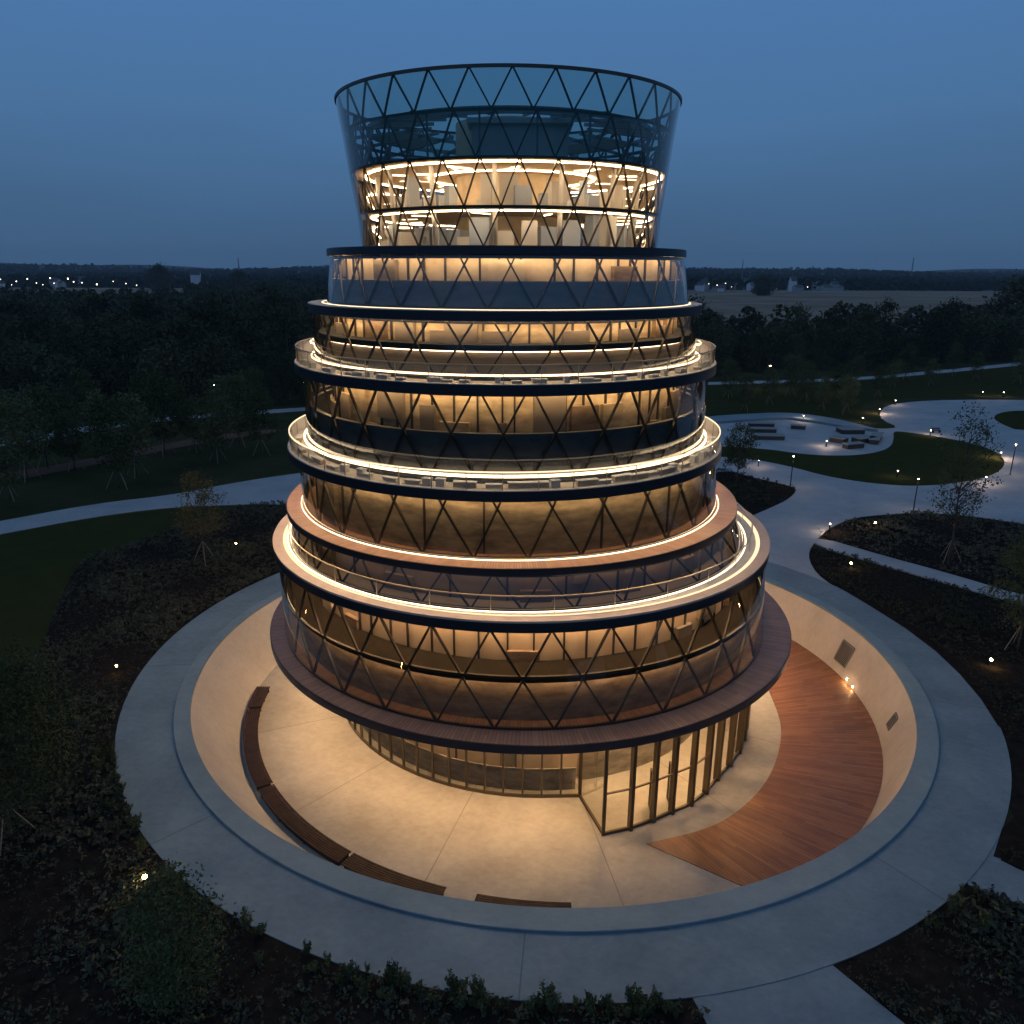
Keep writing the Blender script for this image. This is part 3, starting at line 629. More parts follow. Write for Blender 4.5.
# glazed doors
for i, (p, q2) in enumerate(((ent[3], ent[4]), (ent[4], ent[5]))):
    p = Vector((*p, 0)); q2 = Vector((*q2, 0)); t = (q2 - p).normalized(); nrm = Vector((-t.y, t.x, 0)); m_ = p + t * .1 + nrm * .02
    dd = (t * .45 + nrm * .9).normalized(); w_ = 1.35
    b = MB(); z0, z1 = PZ + .06, PZ + 2.9
    b.bar(m_ + Vector((0, 0, z0)), m_ + Vector((0, 0, z1)), .1); b.bar(m_ + dd * w_ + Vector((0, 0, z0)), m_ + dd * w_ + Vector((0, 0, z1)), .1)
    b.bar(m_ + Vector((0, 0, z0 + .06)), m_ + dd * w_ + Vector((0, 0, z0 + .06)), .12, .08); b.bar(m_ + Vector((0, 0, z1)), m_ + dd * w_ + Vector((0, 0, z1)), .1, .08)
    dr = tp(b.build('door', M['bronze'], None))
    g_ = MB().add([m_ + Vector((0, 0, z0)), m_ + dd * w_ + Vector((0, 0, z0)), m_ + dd * w_ + Vector((0, 0, z1)), m_ + Vector((0, 0, z1))], [(0, 1, 2, 3)])
    sub(g_.build('door_glass', M['glass_clear'], None), dr)
    h = m_ + dd * (w_ - .15) + nrm * -.06; sub(MB().tube([h + Vector((0, 0, PZ + .8)), h + Vector((0, 0, PZ + 1.6))], .03).build('handle', M['steel'], None), dr)
wall_mull(gc, 14.2, zt, PZ + .02, M['salmon'], 18, 9, 'lobby_wall')
tp(slab('lobby_screen', (1.95, 60.5), 15.5, 15.42, PZ + 1.7, PZ + .02, M['olive'], None, n=96, a0=120, a1=279))
tp(slab('lobby_screen', (1.95, 60.5), 14.6, 14.5, PZ + 2.6, PZ + .02, M['olive'], None, n=60, a0=281, a1=345))
tp(stripring('lobby_ceiling_light', gc, 15.75, zt - .06, .10, emis('lobby_light', WARM, 130), None))
ND = 26
for i in range(ND):
    a = 2 * math.pi * (i + .5) / ND; p = Pt((1.9, 59.6), 17.4, a, K[2] - K[3] - .05)
    dl = tp(MB().tube([p, p - Vector((0, 0, .05))], [.16, .16], 12).build('downlight', M['lamp'], None))
    d = bpy.data.lights.new('downlight_beam', 'SPOT'); d.energy = 1600; d.color = (1, .62, .31); d.spot_size = R(128); d.spot_blend = 1; d.shadow_soft_size = .15
    o = bpy.data.objects.new('downlight_beam', d); COL.objects.link(o); o.location = p - Vector((0, 0, .08)); o.parent = dl

# ---------------------------------------------------------------- benches in the court
def curved_bench(a0, a1, label, r=23.95, w=1.12):
    am = R((a0 + a1) / 2); root = empty('slatted_bench', (PC[0] + r * math.cos(am), PC[1] + r * math.sin(am), PZ))
    b = MB(); n = max(4, int(abs(a1 - a0) / 1.5))
    for s in range(7):
        rr = r - w / 2 + w * (s + .5) / 7
        for i in range(n):
            p, q2 = (Pt(PC, rr, R(a0 + (a1 - a0) * k / n), PZ + .45) for k in (i, i + 1)); b.bar(p, q2, w / 7 * .72, .06, (0, 0, 1))
    under(b.build('seat', M['bench'], None), root)
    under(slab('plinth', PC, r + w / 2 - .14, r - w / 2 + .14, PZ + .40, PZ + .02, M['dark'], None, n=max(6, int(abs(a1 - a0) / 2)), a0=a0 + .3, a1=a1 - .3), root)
    k = max(2, int(abs(a1 - a0) / 6))
    for i in range(k + 1):
        a = R(a0 + (a1 - a0) * (.04 + .92 * i / k)); under(MB().bar(Pt(PC, r - w / 2 + .1, a, PZ + .21), Pt(PC, r + w / 2 - .1, a, PZ + .21), .14, .42, (0, 0, 1)).build('leg', M['pole'], None), root)
    tag(root, label, 'bench')
cuts = [(180.8, 188.4, 'short curved slatted bench at the far end of the row, beside the sloping court wall'),
        (189.0, 213.8, 'long curved slatted bench second from the far end, hugging the court wall'),
        (214.3, 236.6, 'curved slatted bench third in the row, below the kerb of the court'),
        (237.1, 252.6, 'curved slatted bench ending the row, before the gap in the court'),
        (257.0, 269.8, 'separate slatted bench half hidden under the front kerb of the court')]
for a0, a1, l in cuts: curved_bench(a0, a1, l)

# ---------------------------------------------------------------- lamps
def point(parent, loc, energy, rad=.1, col=(1, .66, .42)):
    d = bpy.data.lights.new('lamp_light', 'POINT'); d.energy = energy; d.color = col; d.shadow_soft_size = rad
    o = bpy.data.objects.new('lamp_light', d); COL.objects.link(o); o.parent = parent; o.location = loc; return o
def lamp_post(loc, label, h=4.6, energy=120, lit=True):
    r = empty('lamp_post', loc)
    MB().tube([(0, 0, 0), (0, 0, .06), (0, 0, .07), (0, 0, h - 1.1)], [.16, .16, .075, .065], 10).build('pole', M['pole'], r)
    MB().tube([(0, 0, h - .12), (0, 0, h)], [.13, .13], 12).build('cap', M['pole'], r)
    if lit:
        MB().tube([(0, 0, h - 1.1), (0, 0, h - .12)], [.045, .045], 8).build('lamp_tube', M['bronze'], r)
        MB().tube([(0, 0, h - .22), (0, 0, h - .121)], [.09, .11], 10).build('light_source', M['lamp'], r)
        point(r, (0, 0, h - .45), energy * 2, .1)
    else: MB().tube([(0, 0, h - 1.1), (0, 0, h - .12)], [.06, .06], 8).build('lamp_tube', M['pole'], r)
    tag(r, label, 'street lamp', 'lamp posts along the plaza')
lamp_post((*(52.05, 97.33), .14), 'black lamp post with lit top at the edge of the planted bed nearest the plaza')
lamp_post((*(40.13, 109.31), .07), 'black lamp post with lit top at the tip of the shrub bed behind the tower', h=4.8)
lamp_post((*(76.83, 117.47), .07), 'black lamp post with lit top at the pointed right end of the lawn', h=4.9, energy=200)
lamp_post((*(84.54, 137.60), .07), 'unlit slim black post on the paved loop near the right lawn', h=3.1, lit=False)
def bollard(loc, label, energy=35):
    r = empty('bollard_light', loc)
    MB().tube([(0, 0, 0), (0, 0, .95)], [.07, .07], 10).build('post', M['pole'], r)
    MB().tube([(0, 0, .95), (0, 0, 1.08)], [.065, .065], 10).build('light_source', M['lamp'], r)
    MB().tube([(0, 0, 1.08), (0, 0, 1.14)], [.09, .09], 10).build('cap', M['pole'], r)
    point(r, (0, 0, 1.3), energy * 3.5, .08); tag(r, label, 'bollard light')
bollard((*(37.96, 89.05), .14), 'short lit bollard at the pointed end of the planted bed', 60)
bollard((*(80.46, 170.99), .07), 'lit bollard at the rounded tip of the paved loop', 140)
bollard((*(72.16, 160.23), .07), 'lit bollard beside the seating plaza rim', 40)
bollard((*(58.39, 115.32), .10), 'lit bollard in the grass near the lower edge of the big lawn', 20)
bollard((*(69.85, 112.04), .07), 'lit bollard just outside the lower edge of the big lawn', 60)
bollard((*(81.68, 128.25), .10), 'lit bollard at the right tip of the big lawn', 160)
bollard((*(89.64, 183.19), .04), 'lit bollard in the grass just above the tip of the paved loop', 40)
bollard((*(118.32, 197.70), .04), 'lit bollard in grass above the paved loop, left one of two', 40)
bollard((*(123.21, 197.03), .04), 'lit bollard in grass above the paved loop, right one of two', 40)
bollard((*(39.26, 121.89), .10), 'lit bollard half hidden by the leafy tree behind the tower', 30)
bollard((*(60.67, 162.19), .10), 'lit bollard among the stone seats at the far rim', 60)
bollard((*(55.88, 137.00), .10), 'lit bollard lighting the paving beside the stone seats', 70)
bollard((*(79.57, 147.18), .07), 'lit bollard at the upper edge of the big lawn', 70)
def spot(loc, label, energy=30, s=1.0):
    r = empty('garden_spotlight', loc)
    MB().tube([(0, 0, 0), (0, 0, .45)], [.03, .03], 6).build('stake', M['pole'], r)
    MB().tube([(0, .06, .45), (0, -.08, .56)], [.09, .11], 10).build('lamp_head', M['pole'], r)
    v = []; n = 10
    bm = MB().tube([(0, -.085, .56), (0, -.12, .585)], [.10 * s, .085 * s], 10); bm.build('lens', M['spot'], r)
    point(r, (0, -.30, .75), energy, .08, (1, .62, .22)); tag(r, label, 'garden light', 'spotlights in the planted beds')
spot((*(-18.48, 32.49), .03), 'bright garden spotlight among shrubs below left of the ring walkway', 45, 1.2)
spot((*(-30.53, 54.48), .03), 'dim garden spotlight in the dark bed left of the ring walkway', 12, .8)
spot((*(-30.83, 82.84), .03), 'faint garden spotlight beside the staked young tree', 5, .6)
spot((*(35.62, 77.21), .13), 'garden spotlight in the bed between the ring walkway and the narrow path', 35)
spot((*(37.92, 55.92), .13), 'bright garden spotlight in the dark bed right of the ring walkway', 45, 1.2)
spot((*(44.23, 91.04), .15), 'garden spotlight near the tip of the bed beyond the narrow path', 35)
def wall_light(az, z, label):
    p = wallpt(az, z, .06); r = empty('wall_light', p)
    n = Vector((math.cos(R(az)), math.sin(R(az)), 0))
    MB().tube([n * .05, n * -.06], [.10, .10], 12).build('fitting', M['steel'], r); MB().tube([n * -.061, n * -.075], [.085, .08], 12).build('lens', M['spot'], r)
    point(r, n * -.35 + Vector((0, 0, .1)), 9, .06); tag(r, label, 'wall light', 'lights low on the court wall')
wall_light(3.6, PZ + .35, 'bright little wall light just above the deck, nearer the large grille')
wall_light(.9, PZ + .28, 'bright little wall light just above the deck, farther from the large grille')

def tall_lamp(loc, label, h=7):
    r = empty('street_lamp', loc)
    MB().tube([(0, 0, 0), (0, 0, h), (0, -.5, h + .25)], [.09, .06, .05], 8).build('pole', M['pole'], r)
    MB().box((0, -.7, h + .25), (.25, .6, .10)).build('lamp_head', M['pole'], r); MB().box((0, -.7, h + .12), (.34, .5, .12)).build('light_source', M['lamp'], r)
    point(r, (0, -.7, h - .3), 300, .2); tag(r, label, 'street lamp')
tall_lamp((*(-58.30, 153.91), .04), 'street lamp glowing among dark trees by the distant left path', 8)
tall_lamp((*(67.39, 208.23), .04), 'street lamp glowing behind young trees by the thin far path', 6)

# ---------------------------------------------------------------- seating plaza
ring_o = chaikin([(22, 148), (40, 163.6), (48.7, 167), (59.44, 169.83), (64.48, 166.33), (67.61, 161.79), (69.91, 155.88), (72, 149), (66, 155), (66.60, 152.72), (64.23, 156.80), (61.53, 160.53), (57.45, 163.82), (46, 160), (36, 156), (24, 144)], 2)
o = sheet('raised_rim', ring_o, .55, M['kerb'], thick=.6, sm=0)
def block(p0, p1, w, h, label, name='stone_seat'):
    p0, p1 = Vector((*p0, .065)), Vector((*p1, .065)); c = (p0 + p1) / 2; a = math.atan2(p1.y - p0.y, p1.x - p0.x); L_ = (p1 - p0).length
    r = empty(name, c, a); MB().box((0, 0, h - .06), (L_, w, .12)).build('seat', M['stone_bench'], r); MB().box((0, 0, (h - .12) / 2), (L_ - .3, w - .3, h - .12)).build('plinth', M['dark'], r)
    tag(r, label, 'stone bench', 'stone benches on the round plaza')
block((44.82, 143.66), (50.48, 143.33), 2.2, .8, 'long low stone bench nearest the tower on the round seating plaza')
block((46.16, 150.27), (51.09, 149.89), 2.0, .8, 'low stone bench in the middle of the three parallel ones')
block((47.38, 155.88), (52.48, 155.47), 2.0, .8, 'low stone bench farthest back of the three parallel ones')
block((55.19, 153.98), (58.03, 153.03), 1.8, .8, 'short stone bench below the lit bollard at the far rim')
block((58.77, 142.18), (60.67, 140.04), 2.4, .9, 'chunky stone bench next to the light pool on the paving')
block((58.45, 135.43), (62.17, 136.72), 1.6, .9, 'short dark stone bench nearest the lawn edge')
block((62.50, 140.51), (66.40, 142.34), 2.4, .9, 'stone bench on the right side of the round plaza')
block((65.06, 138.86), (69.14, 146.02), 1.8, .9, 'stone bench turned end-on at the right tip of the plaza')
block((63.03, 149.67), (67.72, 149.78), 3.2, .9, 'wide stone bench against the raised rim behind the others')
def park_bench(loc, rz):
    r = empty('park_bench', loc, rz)
    b = MB(); [b.box((0, -.2 + .13 * i, .45), (1.8, .10, .05)) for i in range(4)]; b.build('seat', M['bench'], r)
    b = MB(); [b.box((0, .30, .62 + .13 * i), (1.8, .04, .10)) for i in range(3)]; b.build('backrest', M['bench'], r)
    for s in (-.75, .75): MB().box((s, 0, .21), (.07, .5, .42)).box((s, .28, .55), (.07, .06, .7)).build('leg', M['pole'], r)
    tag(r, 'dark park bench on the paving at the upper edge of the big lawn', 'bench')
park_bench((*(82.22, 150.11), .065), .2)

# ---------------------------------------------------------------- trees
def crown_pts(q, n, leaf, h0, h1, rad, shape, clumps, cs):
    """leaf quads gathered in clumps through a crown volume; returns verts, faces arrays"""
    C = []
    while len(C) < clumps:
        t = q.random(); z = h0 + (h1 - h0) * t
        if shape == 'oval': rr = rad * math.sqrt(max(0, 1 - (2 * t - .85) ** 2 / 1.4))
        elif shape == 'cone': rr = rad * (1 - t) ** .8 + .12
        else: rr = rad * (math.sin(math.pi * min(1, t * .9 + .1)) ** .6)
        rr *= .65 + .5 * q.random(); a = q.random() * 2 * math.pi; r = rr * math.sqrt(q.random() * .8 + .2); C.append((r * math.cos(a), r * math.sin(a), z))
    C = np.array(C); idx = q.integers(0, len(C), n)
    P = C[idx] + q.normal(0, cs, (n, 3)) * np.array([1, 1, .75]); P[:, 2] = np.maximum(P[:, 2], h0 * .75)
    U = q.normal(size=(n, 3)); U /= np.linalg.norm(U, axis=1)[:, None]; V = np.cross(U, q.normal(size=(n, 3))); V /= np.linalg.norm(V, axis=1)[:, None]
    s = leaf * (.6 + .8 * q.random((n, 1)))
    v = np.stack([P - U * s, P + V * s * .5, P + U * s, P - V * s * .5], 1).reshape(-1, 3)
    return v, C
def quadmesh(name, v, m):
    n = len(v) // 4; me = bpy.data.meshes.new(name); me.vertices.add(len(v)); me.vertices.foreach_set('co', np.asarray(v, np.float32).ravel())
    me.loops.add(4 * n); me.loops.foreach_set('vertex_index', np.arange(4 * n, dtype=np.int32)); me.polygons.add(n)
    me.polygons.foreach_set('loop_start', np.arange(0, 4 * n, 4, dtype=np.int32)); me.materials.append(m); me.update(calc_edges=True); me.validate(); return me
def make_tree(seed, h=7, r=2.2, n=2500, leaf=.14, base=.3, tr=.12, shape='oval', clumps=60, cs=.35, m='leaf', stakes=0, limbs=12, name='tree'):
    q = np.random.default_rng(seed); h0 = h * base
    v, C = crown_pts(q, n, leaf, h0, h, r, shape, clumps, cs)
    root = empty(name)
    b = MB(); k = 7; pts = [(math.sin(i * 1.3 + seed) * .04 * h / 7, math.cos(i * 1.7 + seed) * .04 * h / 7, h * .92 * i / (k - 1)) for i in range(k)]; pts[0] = (0, 0, -.1)
    b.tube(pts, [tr * (1 - .85 * i / (k - 1)) for i in range(k)], 7)
    for i in range(min(limbs, len(C))):
        c = C[i]; z0 = max(h0 * .7, c[2] - np.hypot(c[0], c[1]) * (.6 + .5 * q.random()) - .3); t = z0 / h
        b.tube([(0, 0, z0), (c[0] * .5, c[1] * .5, z0 + (c[2] - z0) * .45), tuple(c)], [tr * (1 - t) * .5 + .012, tr * .28 * (1 - t) + .01, .008], 5)
    b.build('trunk', M['bark'], root, True)
    o = bpy.data.objects.new('crown', quadmesh('crown', v, M[m])); COL.objects.link(o); o.parent = root
    for i in range(stakes):
        a = 2 * math.pi * i / stakes + seed; b = MB().tube([(1.25 * math.cos(a), 1.25 * math.sin(a), 0), (.06 * math.cos(a), .06 * math.sin(a), 2.3)], .035, 6); b.build('support_stake', M['stake'], root)
    return root
def put(t, loc, rz=0, s=1, label='', cat='tree', group=None):
    t.location = loc; t.rotation_euler = (0, 0, rz); t.scale = (s, s, s); tag(t, label, cat, group)

put(make_tree(11, 9.5, 2.6, 3200, .12, .36, .07, 'oval', 60, .4, 'leaf_y', 3, 26, 'young_tree'), (*(-32.76, 78.41), .03), .4, 1, 'thin staked young tree with sparse olive leaves left of the tower, beyond the dark bed')
put(make_tree(12, 10.5, 4.2, 13000, .12, .30, .11, 'oval', 240, .6, 'leaf', 3, 30, 'leafy_tree'), (*(-27.32, 35.73), .03), 1.2, 1, 'large leafy staked tree cut by the left edge of the picture')
put(make_tree(13, 6.2, 1.75, 7500, .09, .06, .06, 'oval', 110, .38, 'leaf', 0, 20, 'bushy_tree'), (-14.2, 25.9, .03), 0, 1, 'bushy upright tree at the bottom left edge, below the garden spotlight')
put(make_tree(14, 16.5, 3.1, 2600, .13, .30, .13, 'oval', 120, .38, 'leaf', 3, 70, 'young_tree'), (*(47.11, 79.42), .15), .3, 1, 'tall airy young tree on stakes with bare twigs, in the bed before the plaza')
put(make_tree(15, 9.8, 3.0, 6500, .11, .28, .08, 'oval', 90, .4, 'leaf', 3, 20, 'leafy_tree'), (*(41.96, 58.87), .13), .9, 1, 'leafy tree leaning on stakes at the right edge of the picture')
put(make_tree(16, 8.2, 2.4, 3200, .15, .30, .08, 'oval', 70, .40, 'leaf', 0, 24, 'leafy_tree'), (*(33.35, 112.54), .14), 0, 1, 'leafy young tree growing from the small bed right behind the tower')
put(make_tree(17, 2.2, .7, 700, .09, .1, .03, 'oval', 20, .2, 'leaf', 0, 6, 'shrub'), (*(63.00, 110.80), .1), 0, 1, 'small dark shrub by itself on the paving edge under the airy tree', 'shrub')

# staked street trees in rows (each its own object)
srow = [make_tree(20 + i, 8.8, 2.2, 2600, .17, .26, .09, 'oval', 60, .42, 'leaf', 3, 12, 'staked_tree') for i in range(4)]
spots_r = [(59.63, 182.37), (69.90, 186.99), (80.19, 191.83), (91.04, 195.29), (114.15, 215.30), (69.77, 175.83), (72.92, 170.80), (133.66, 228.12), (141.15, 220.09), (52.97, 192.61), (69.45, 196.27), (112.07, 225.28), (95.29, 218.61), (51.55, 172.76), (102.10, 211.14), (131.74, 236.96)]
spots_l = [(-81.56, 149.31), (-63.18, 147.78), (-51.52, 155.12), (-82.25, 127.95), (-53.71, 144.22), (-72.59, 119.15), (-67.73, 117.96), (-64.58, 121.94), (-56.53, 114.47), (-58.23, 128.43), (-67.67, 101.42), (-77.72, 135.03), (-53.93, 130.78), (-47.78, 134.84), (-71.41, 111.86), (-66.02, 140.36), (-42.06, 128.75), (-55.85, 107.69), (-47.61, 123.63)]
for i in range(4): srow[i].location = (0, 0, 0)
used = set(); i = 0
for side, L_ in (('r', spots_r), ('l', spots_l)):
    for k, p in enumerate(L_):
        j = i % 4; s = random.uniform(.8, 1.2) * (1.25 if side == 'l' else 1)
        if j not in used: t = srow[j]; used.add(j)
        else: t = dup(srow[j], (0, 0, 0))
        put(t, (*p, .03), random.uniform(0, 6), s, 'staked young tree on the far lawn beyond the loop and seating plaza' if side == 'r' else 'staked young tree in the rough grass beyond the left path', 'tree', 'staked young trees beyond the right lawn' if side == 'r' else 'staked young trees beyond the left path')
        i += 1

# the wood: individual trees nearest the camera, the rest as one mass
wood = [make_tree(40 + i, h, r, 1700, .34, .10, .22, sh, 80, .8, 'leaf_far', 0, 5, 'woodland_tree') for i, (h, r, sh) in enumerate(((11, 4.2, 'oval'), (13, 4.6, 'round'), (9, 4.4, 'oval'), (12, 3.6, 'oval'), (8, 3.9, 'round'), (14, 5.0, 'oval')))]
WP = []
q = random.Random(3)
def infield_unused(x, y):
    if y < 450 and x > 0: return False
    return (x > 70 and 480 < y < 1500 and x > 60 + (y - 480) * .02 and x < 1100) or (x < 0 and 880 < y < 1270)
for _ in range(60000):
    d = 140 + 900 * q.random() ** .8; x = (q.random() * 2 - 1) * .72 * d; y = d
    if x < 0:
        if y < 176 + q.uniform(-4, 4) + max(0, (x + 50)) * .05: 
            continue
        if y > (600 if x < -.40 * y else 880): continue
    else:
        if y < 235 + .35 * max(0, x - 60): continue
        if y > 320 + q.uniform(-25, 25) + max(0, x - .50 * y) * 1.6: continue
    if abs(x) < .13 * d and y < 700: continue      # the tower hides these
    sp = 6.6 + d * .008
    WP.append((x, y, sp))
# thin the candidates with a spacing grid
grid = {}; keep = []
for x, y, sp in WP:
    kx, ky = int(x // 12), int(y // 12); ok = True
    for a in (-1, 0, 1):
        for b_ in (-1, 0, 1):
            for (u, w_) in grid.get((kx + a, ky + b_), ()):
                if (u - x) ** 2 + (w_ - y) ** 2 < sp * sp * .8: ok = False
    if ok: grid.setdefault((kx, ky), []).append((x, y)); keep.append((x, y))
keep.sort(key=lambda p: p[1]); used = set()
NI = 285
for i, (x, y) in enumerate(keep[:NI]):
    j = q.randrange(6); s = q.choice((.7, .9, 1.05, 1.25, 1.5)) * q.uniform(.9, 1.1)
    if j not in used: t = wood[j]; used.add(j)
    else: t = dup(wood[j], (0, 0, 0))
    right = x > 0
    put(t, (x, y, 0), q.uniform(0, 6.28), s, 'dense dark tree in the wood beyond the right lawns' if right else 'dense dark tree in the wood beyond the left paths', 'tree', 'trees of the wood on the right' if right else 'trees of the wood on the left')
def mass(name, pts, nq, leaf, hs, rs, seed, label, m='leaf_far', base=.05, z=0):
    qq = np.random.default_rng(seed); pts = np.array([(p[0], p[1], (p[2] if len(p) > 2 else z)) for p in pts]); n = len(pts)
    h = qq.uniform(*hs, n); r = qq.uniform(*rs, n); t = qq.random((n, nq)); a = qq.random((n, nq)) * 2 * np.pi
    prof = np.sqrt(np.maximum(0, 1 - (2 * t - .7) ** 2 / 1.75)); rr = r[:, None] * prof * np.sqrt(qq.random((n, nq)) * .6 + .4)
    bump = 1 + .25 * np.sin(a * 3 + qq.random((n, 1)) * 6) * np.sin(t * 9 + qq.random((n, 1)) * 6)
    P = np.stack([pts[:, 0:1] + rr * bump * np.cos(a), pts[:, 1:2] + rr * bump * np.sin(a), pts[:, 2:3] + h[:, None] * (base + (1 - base) * t)], 2).reshape(-1, 3)
    k = len(P); U = qq.normal(size=(k, 3)); U /= np.linalg.norm(U, axis=1)[:, None]; V = np.cross(U, qq.normal(size=(k, 3))); V /= np.linalg.norm(V, axis=1)[:, None]
    s = leaf * (.6 + .8 * qq.random((k, 1))); v = np.stack([P - U * s, P + V * s * .8, P + U * s, P - V * s * .8], 1).reshape(-1, 3)
    o = bpy.data.objects.new(name, quadmesh(name, v, M[m])); COL.objects.link(o); tag(o, label, 'wood', kind='stuff'); return o
mass('distant_wood', keep[NI:], 170, .95, (8, 18), (3.5, 7.0), 5, 'mass of dark woodland canopy stretching towards the horizon')

sheet('field_margin', [(560, 1190), (760, 1150), (800, 1170), (600, 1225), (430, 1260), (420, 1240)], .12, mat('pale_grass_margin', (.26, .22, .17), .9, spec=0), sm=1)
# low hills, far tree lines, town
def hz(x, y):
    return max(0, (y - 1500) / 1500) * (9 + 7 * math.sin(x * .0021 + 1) + 4 * math.sin(x * .006)) + (0 if y < 2300 else (y - 2300) * .012)
hv = []; hf = []; nx, ny = 90, 14
for j in range(ny):
    y = 1500 + (4200 - 1500) * j / (ny - 1)
    for i in range(nx):
        x = (-1 + 2 * i / (nx - 1)) * (y * .95); hv.append((x, y, .3 + hz(x, y) if j else -1))
for j in range(ny - 1):
    for i in range(nx - 1): hf.append((j * nx + i, j * nx + i + 1, (j + 1) * nx + i + 1, (j + 1) * nx + i))
o = link_mesh('hills', hv, hf, M['hill'], smooth=True); tag(o, kind='structure')
fp = []
for _ in range(5200):
    y = q.uniform(1540, 3600); x = q.uniform(-.75, .75) * y
    fp.append((x, y, hz(x, y) if y > 1500 else 0))
for _ in range(500):     # tree belt along the far side of the field
    x = q.uniform(150, 1150); fp.append((x, 1330 + q.uniform(-40, 60), 0))
for _ in range(260): x = q.uniform(-1000, -150); fp.append((x, 1300 + q.uniform(-30, 80), 0))
mass('distant_wood', fp, 22, 4.0, (8, 17), (6, 12), 6, 'low belt of far trees and wooded ridges along the horizon')
big = [make_tree(60 + i, 24, 14, 5500, .9, .04, .5, 'round', 110, 2.4, 'leaf_far', 0, 3, 'broad_tree') for i in range(2)]
for i, (px, y, s, l) in enumerate(((745, 1050, .9, 'large rounded dark tree standing alone before the white houses of the far town'), (992, 400, 1.05, 'big dark tree mass rising over the wood at the right edge of the field'),
                                   (183, 1150, 1.3, 'broad dark tree crown on the skyline left of the tower'), (258, 1150, 1.0, 'smaller broad dark tree on the skyline close to the tower'))):
    t = big[i] if i < 2 else dup(big[i % 2], (0, 0, 0)); x = (px - 512) / 784.6 * y; put(t, (x, y * .97, 0), i, s, l)

# town: houses one by one
def gable(w, d, h, m1, name, loc, rz):
    r_ = h * .45; v = [(-w/2, -d/2, 0), (w/2, -d/2, 0), (w/2, d/2, 0), (-w/2, d/2, 0), (-w/2, -d/2, h), (w/2, -d/2, h), (w/2, d/2, h), (-w/2, d/2, h), (-w/2, 0, h + r_), (w/2, 0, h + r_)]
    f = [(0, 1, 5, 4), (2, 3, 7, 6), (1, 2, 6, 9, 5), (3, 0, 4, 8, 7)]
    root = empty(name, loc, rz)
    link_mesh('wall', v, f, m1, root)
    e_ = .5; rv = [(-w/2 - e_, -d/2 - e_, h - e_ * .6), (w/2 + e_, -d/2 - e_, h - e_ * .6), (w/2 + e_, 0, h + r_ + .1), (-w/2 - e_, 0, h + r_ + .1), (w/2 + e_, d/2 + e_, h - e_ * .6), (-w/2 - e_, d/2 + e_, h - e_ * .6)]
    rv += [(x, y, z + .25) for x, y, z in rv]
    link_mesh('roof', rv, [(0, 1, 2, 3), (3, 2, 4, 5), (7, 6, 9, 8), (8, 9, 11, 10), (0, 6, 7, 1), (5, 4, 10, 11), (0, 3, 9, 6), (3, 5, 11, 9), (1, 7, 8, 2), (2, 8, 10, 4)], M['roof'], root)
    return root
zones = [((-10, 200), (1290, 1750), 62, 'white'), ((688, 748), (1250, 1800), 44, 'white'), ((762, 835), (1260, 1700), 30, 'white'), ((180, 260), (1300, 1700), 16, 'white')]
zl = {0: 'small pale house of the far town at the left end of the horizon', 1: 'small pale house of the far town just right of the tower', 2: 'small pale house of the far town beyond the field', 3: 'small pale house of the far town between the skyline trees'}
for zi, ((p0, p1), (y0, y1), n_, _) in enumerate(zones):
    for k in range(n_):
        y = q.uniform(y0 - 60, y1); x = (q.uniform(p0, p1) - 512) / 784.6 * y
        h = gable(q.uniform(7, 15), q.uniform(7, 10), q.uniform(4, 10), M['house'] if q.random() < .55 else M['house2'], 'house', (x, y, 0), q.uniform(-.6, .6)); tag(h, zl[zi], 'house', 'houses of the far town')
h = gable(14, 12, 20, M['house'], 'white_building', ((645 / 3.103 - 512) / 784.6 * 1270, 1270, 0), .2); tag(h, 'taller white building standing over the far town left of the tower', 'building')
h = gable(9, 9, 15, M['house'], 'white_building', ((780.5 - 512) / 784.6 * 1240, 1240, 0), .2); tag(h, 'narrow white block rising beside the lone round tree', 'building')
h = gable(34, 14, 6, M['house2'], 'long_shed', ((818 - 512) / 784.6 * 1260, 1260, 0), .25); tag(h, 'long low pale shed at the far edge of the field', 'shed')
def far_lamp(px, y, z, s, label):
    x = (px - 512) / 784.6 * y; r = empty('town_lamp', (x, y, 0))
    MB().tube([(0, 0, 0), (0, 0, z)], [.25, .2], 5).build('pole', M['pole'], r); MB().tube([(0, 0, z), (0, 0, z + s * .5), (0, 0, z + s)], [s * .3, s * .62, s * .3], 8).build('lamp_head', M['farlamp'], r); tag(r, label, 'street lamp', 'lamps of the far town')
for px, z, s in ((3, 8, 1.0), (20, 12, .8), (35, 9, .9), (46, 13, 1.0), (54, 7, .7), (68, 14, 1.3), (71, 7, .7), (85, 13, 1.5), (90, 9, 1.0), (98, 8, .9), (112, 5, 1.3), (128, 10, .6), (140, 7, .8), (168, 9, .9), (172, 7, 1.1), (30, 5, .6), (60, 5, .7), (150, 5, .7)): far_lamp(px, 1180 + (px * 37 % 50), z, s, 'tiny glowing lamp among the far houses left of the tower')
for px, z, s in ((700, 10, .6), (708, 8, .7), (716, 11, .6), (722, 6, .5), (795, 6, .6)): far_lamp(px, 1230, z, s, 'tiny pale lamp among the far houses right of the tower')
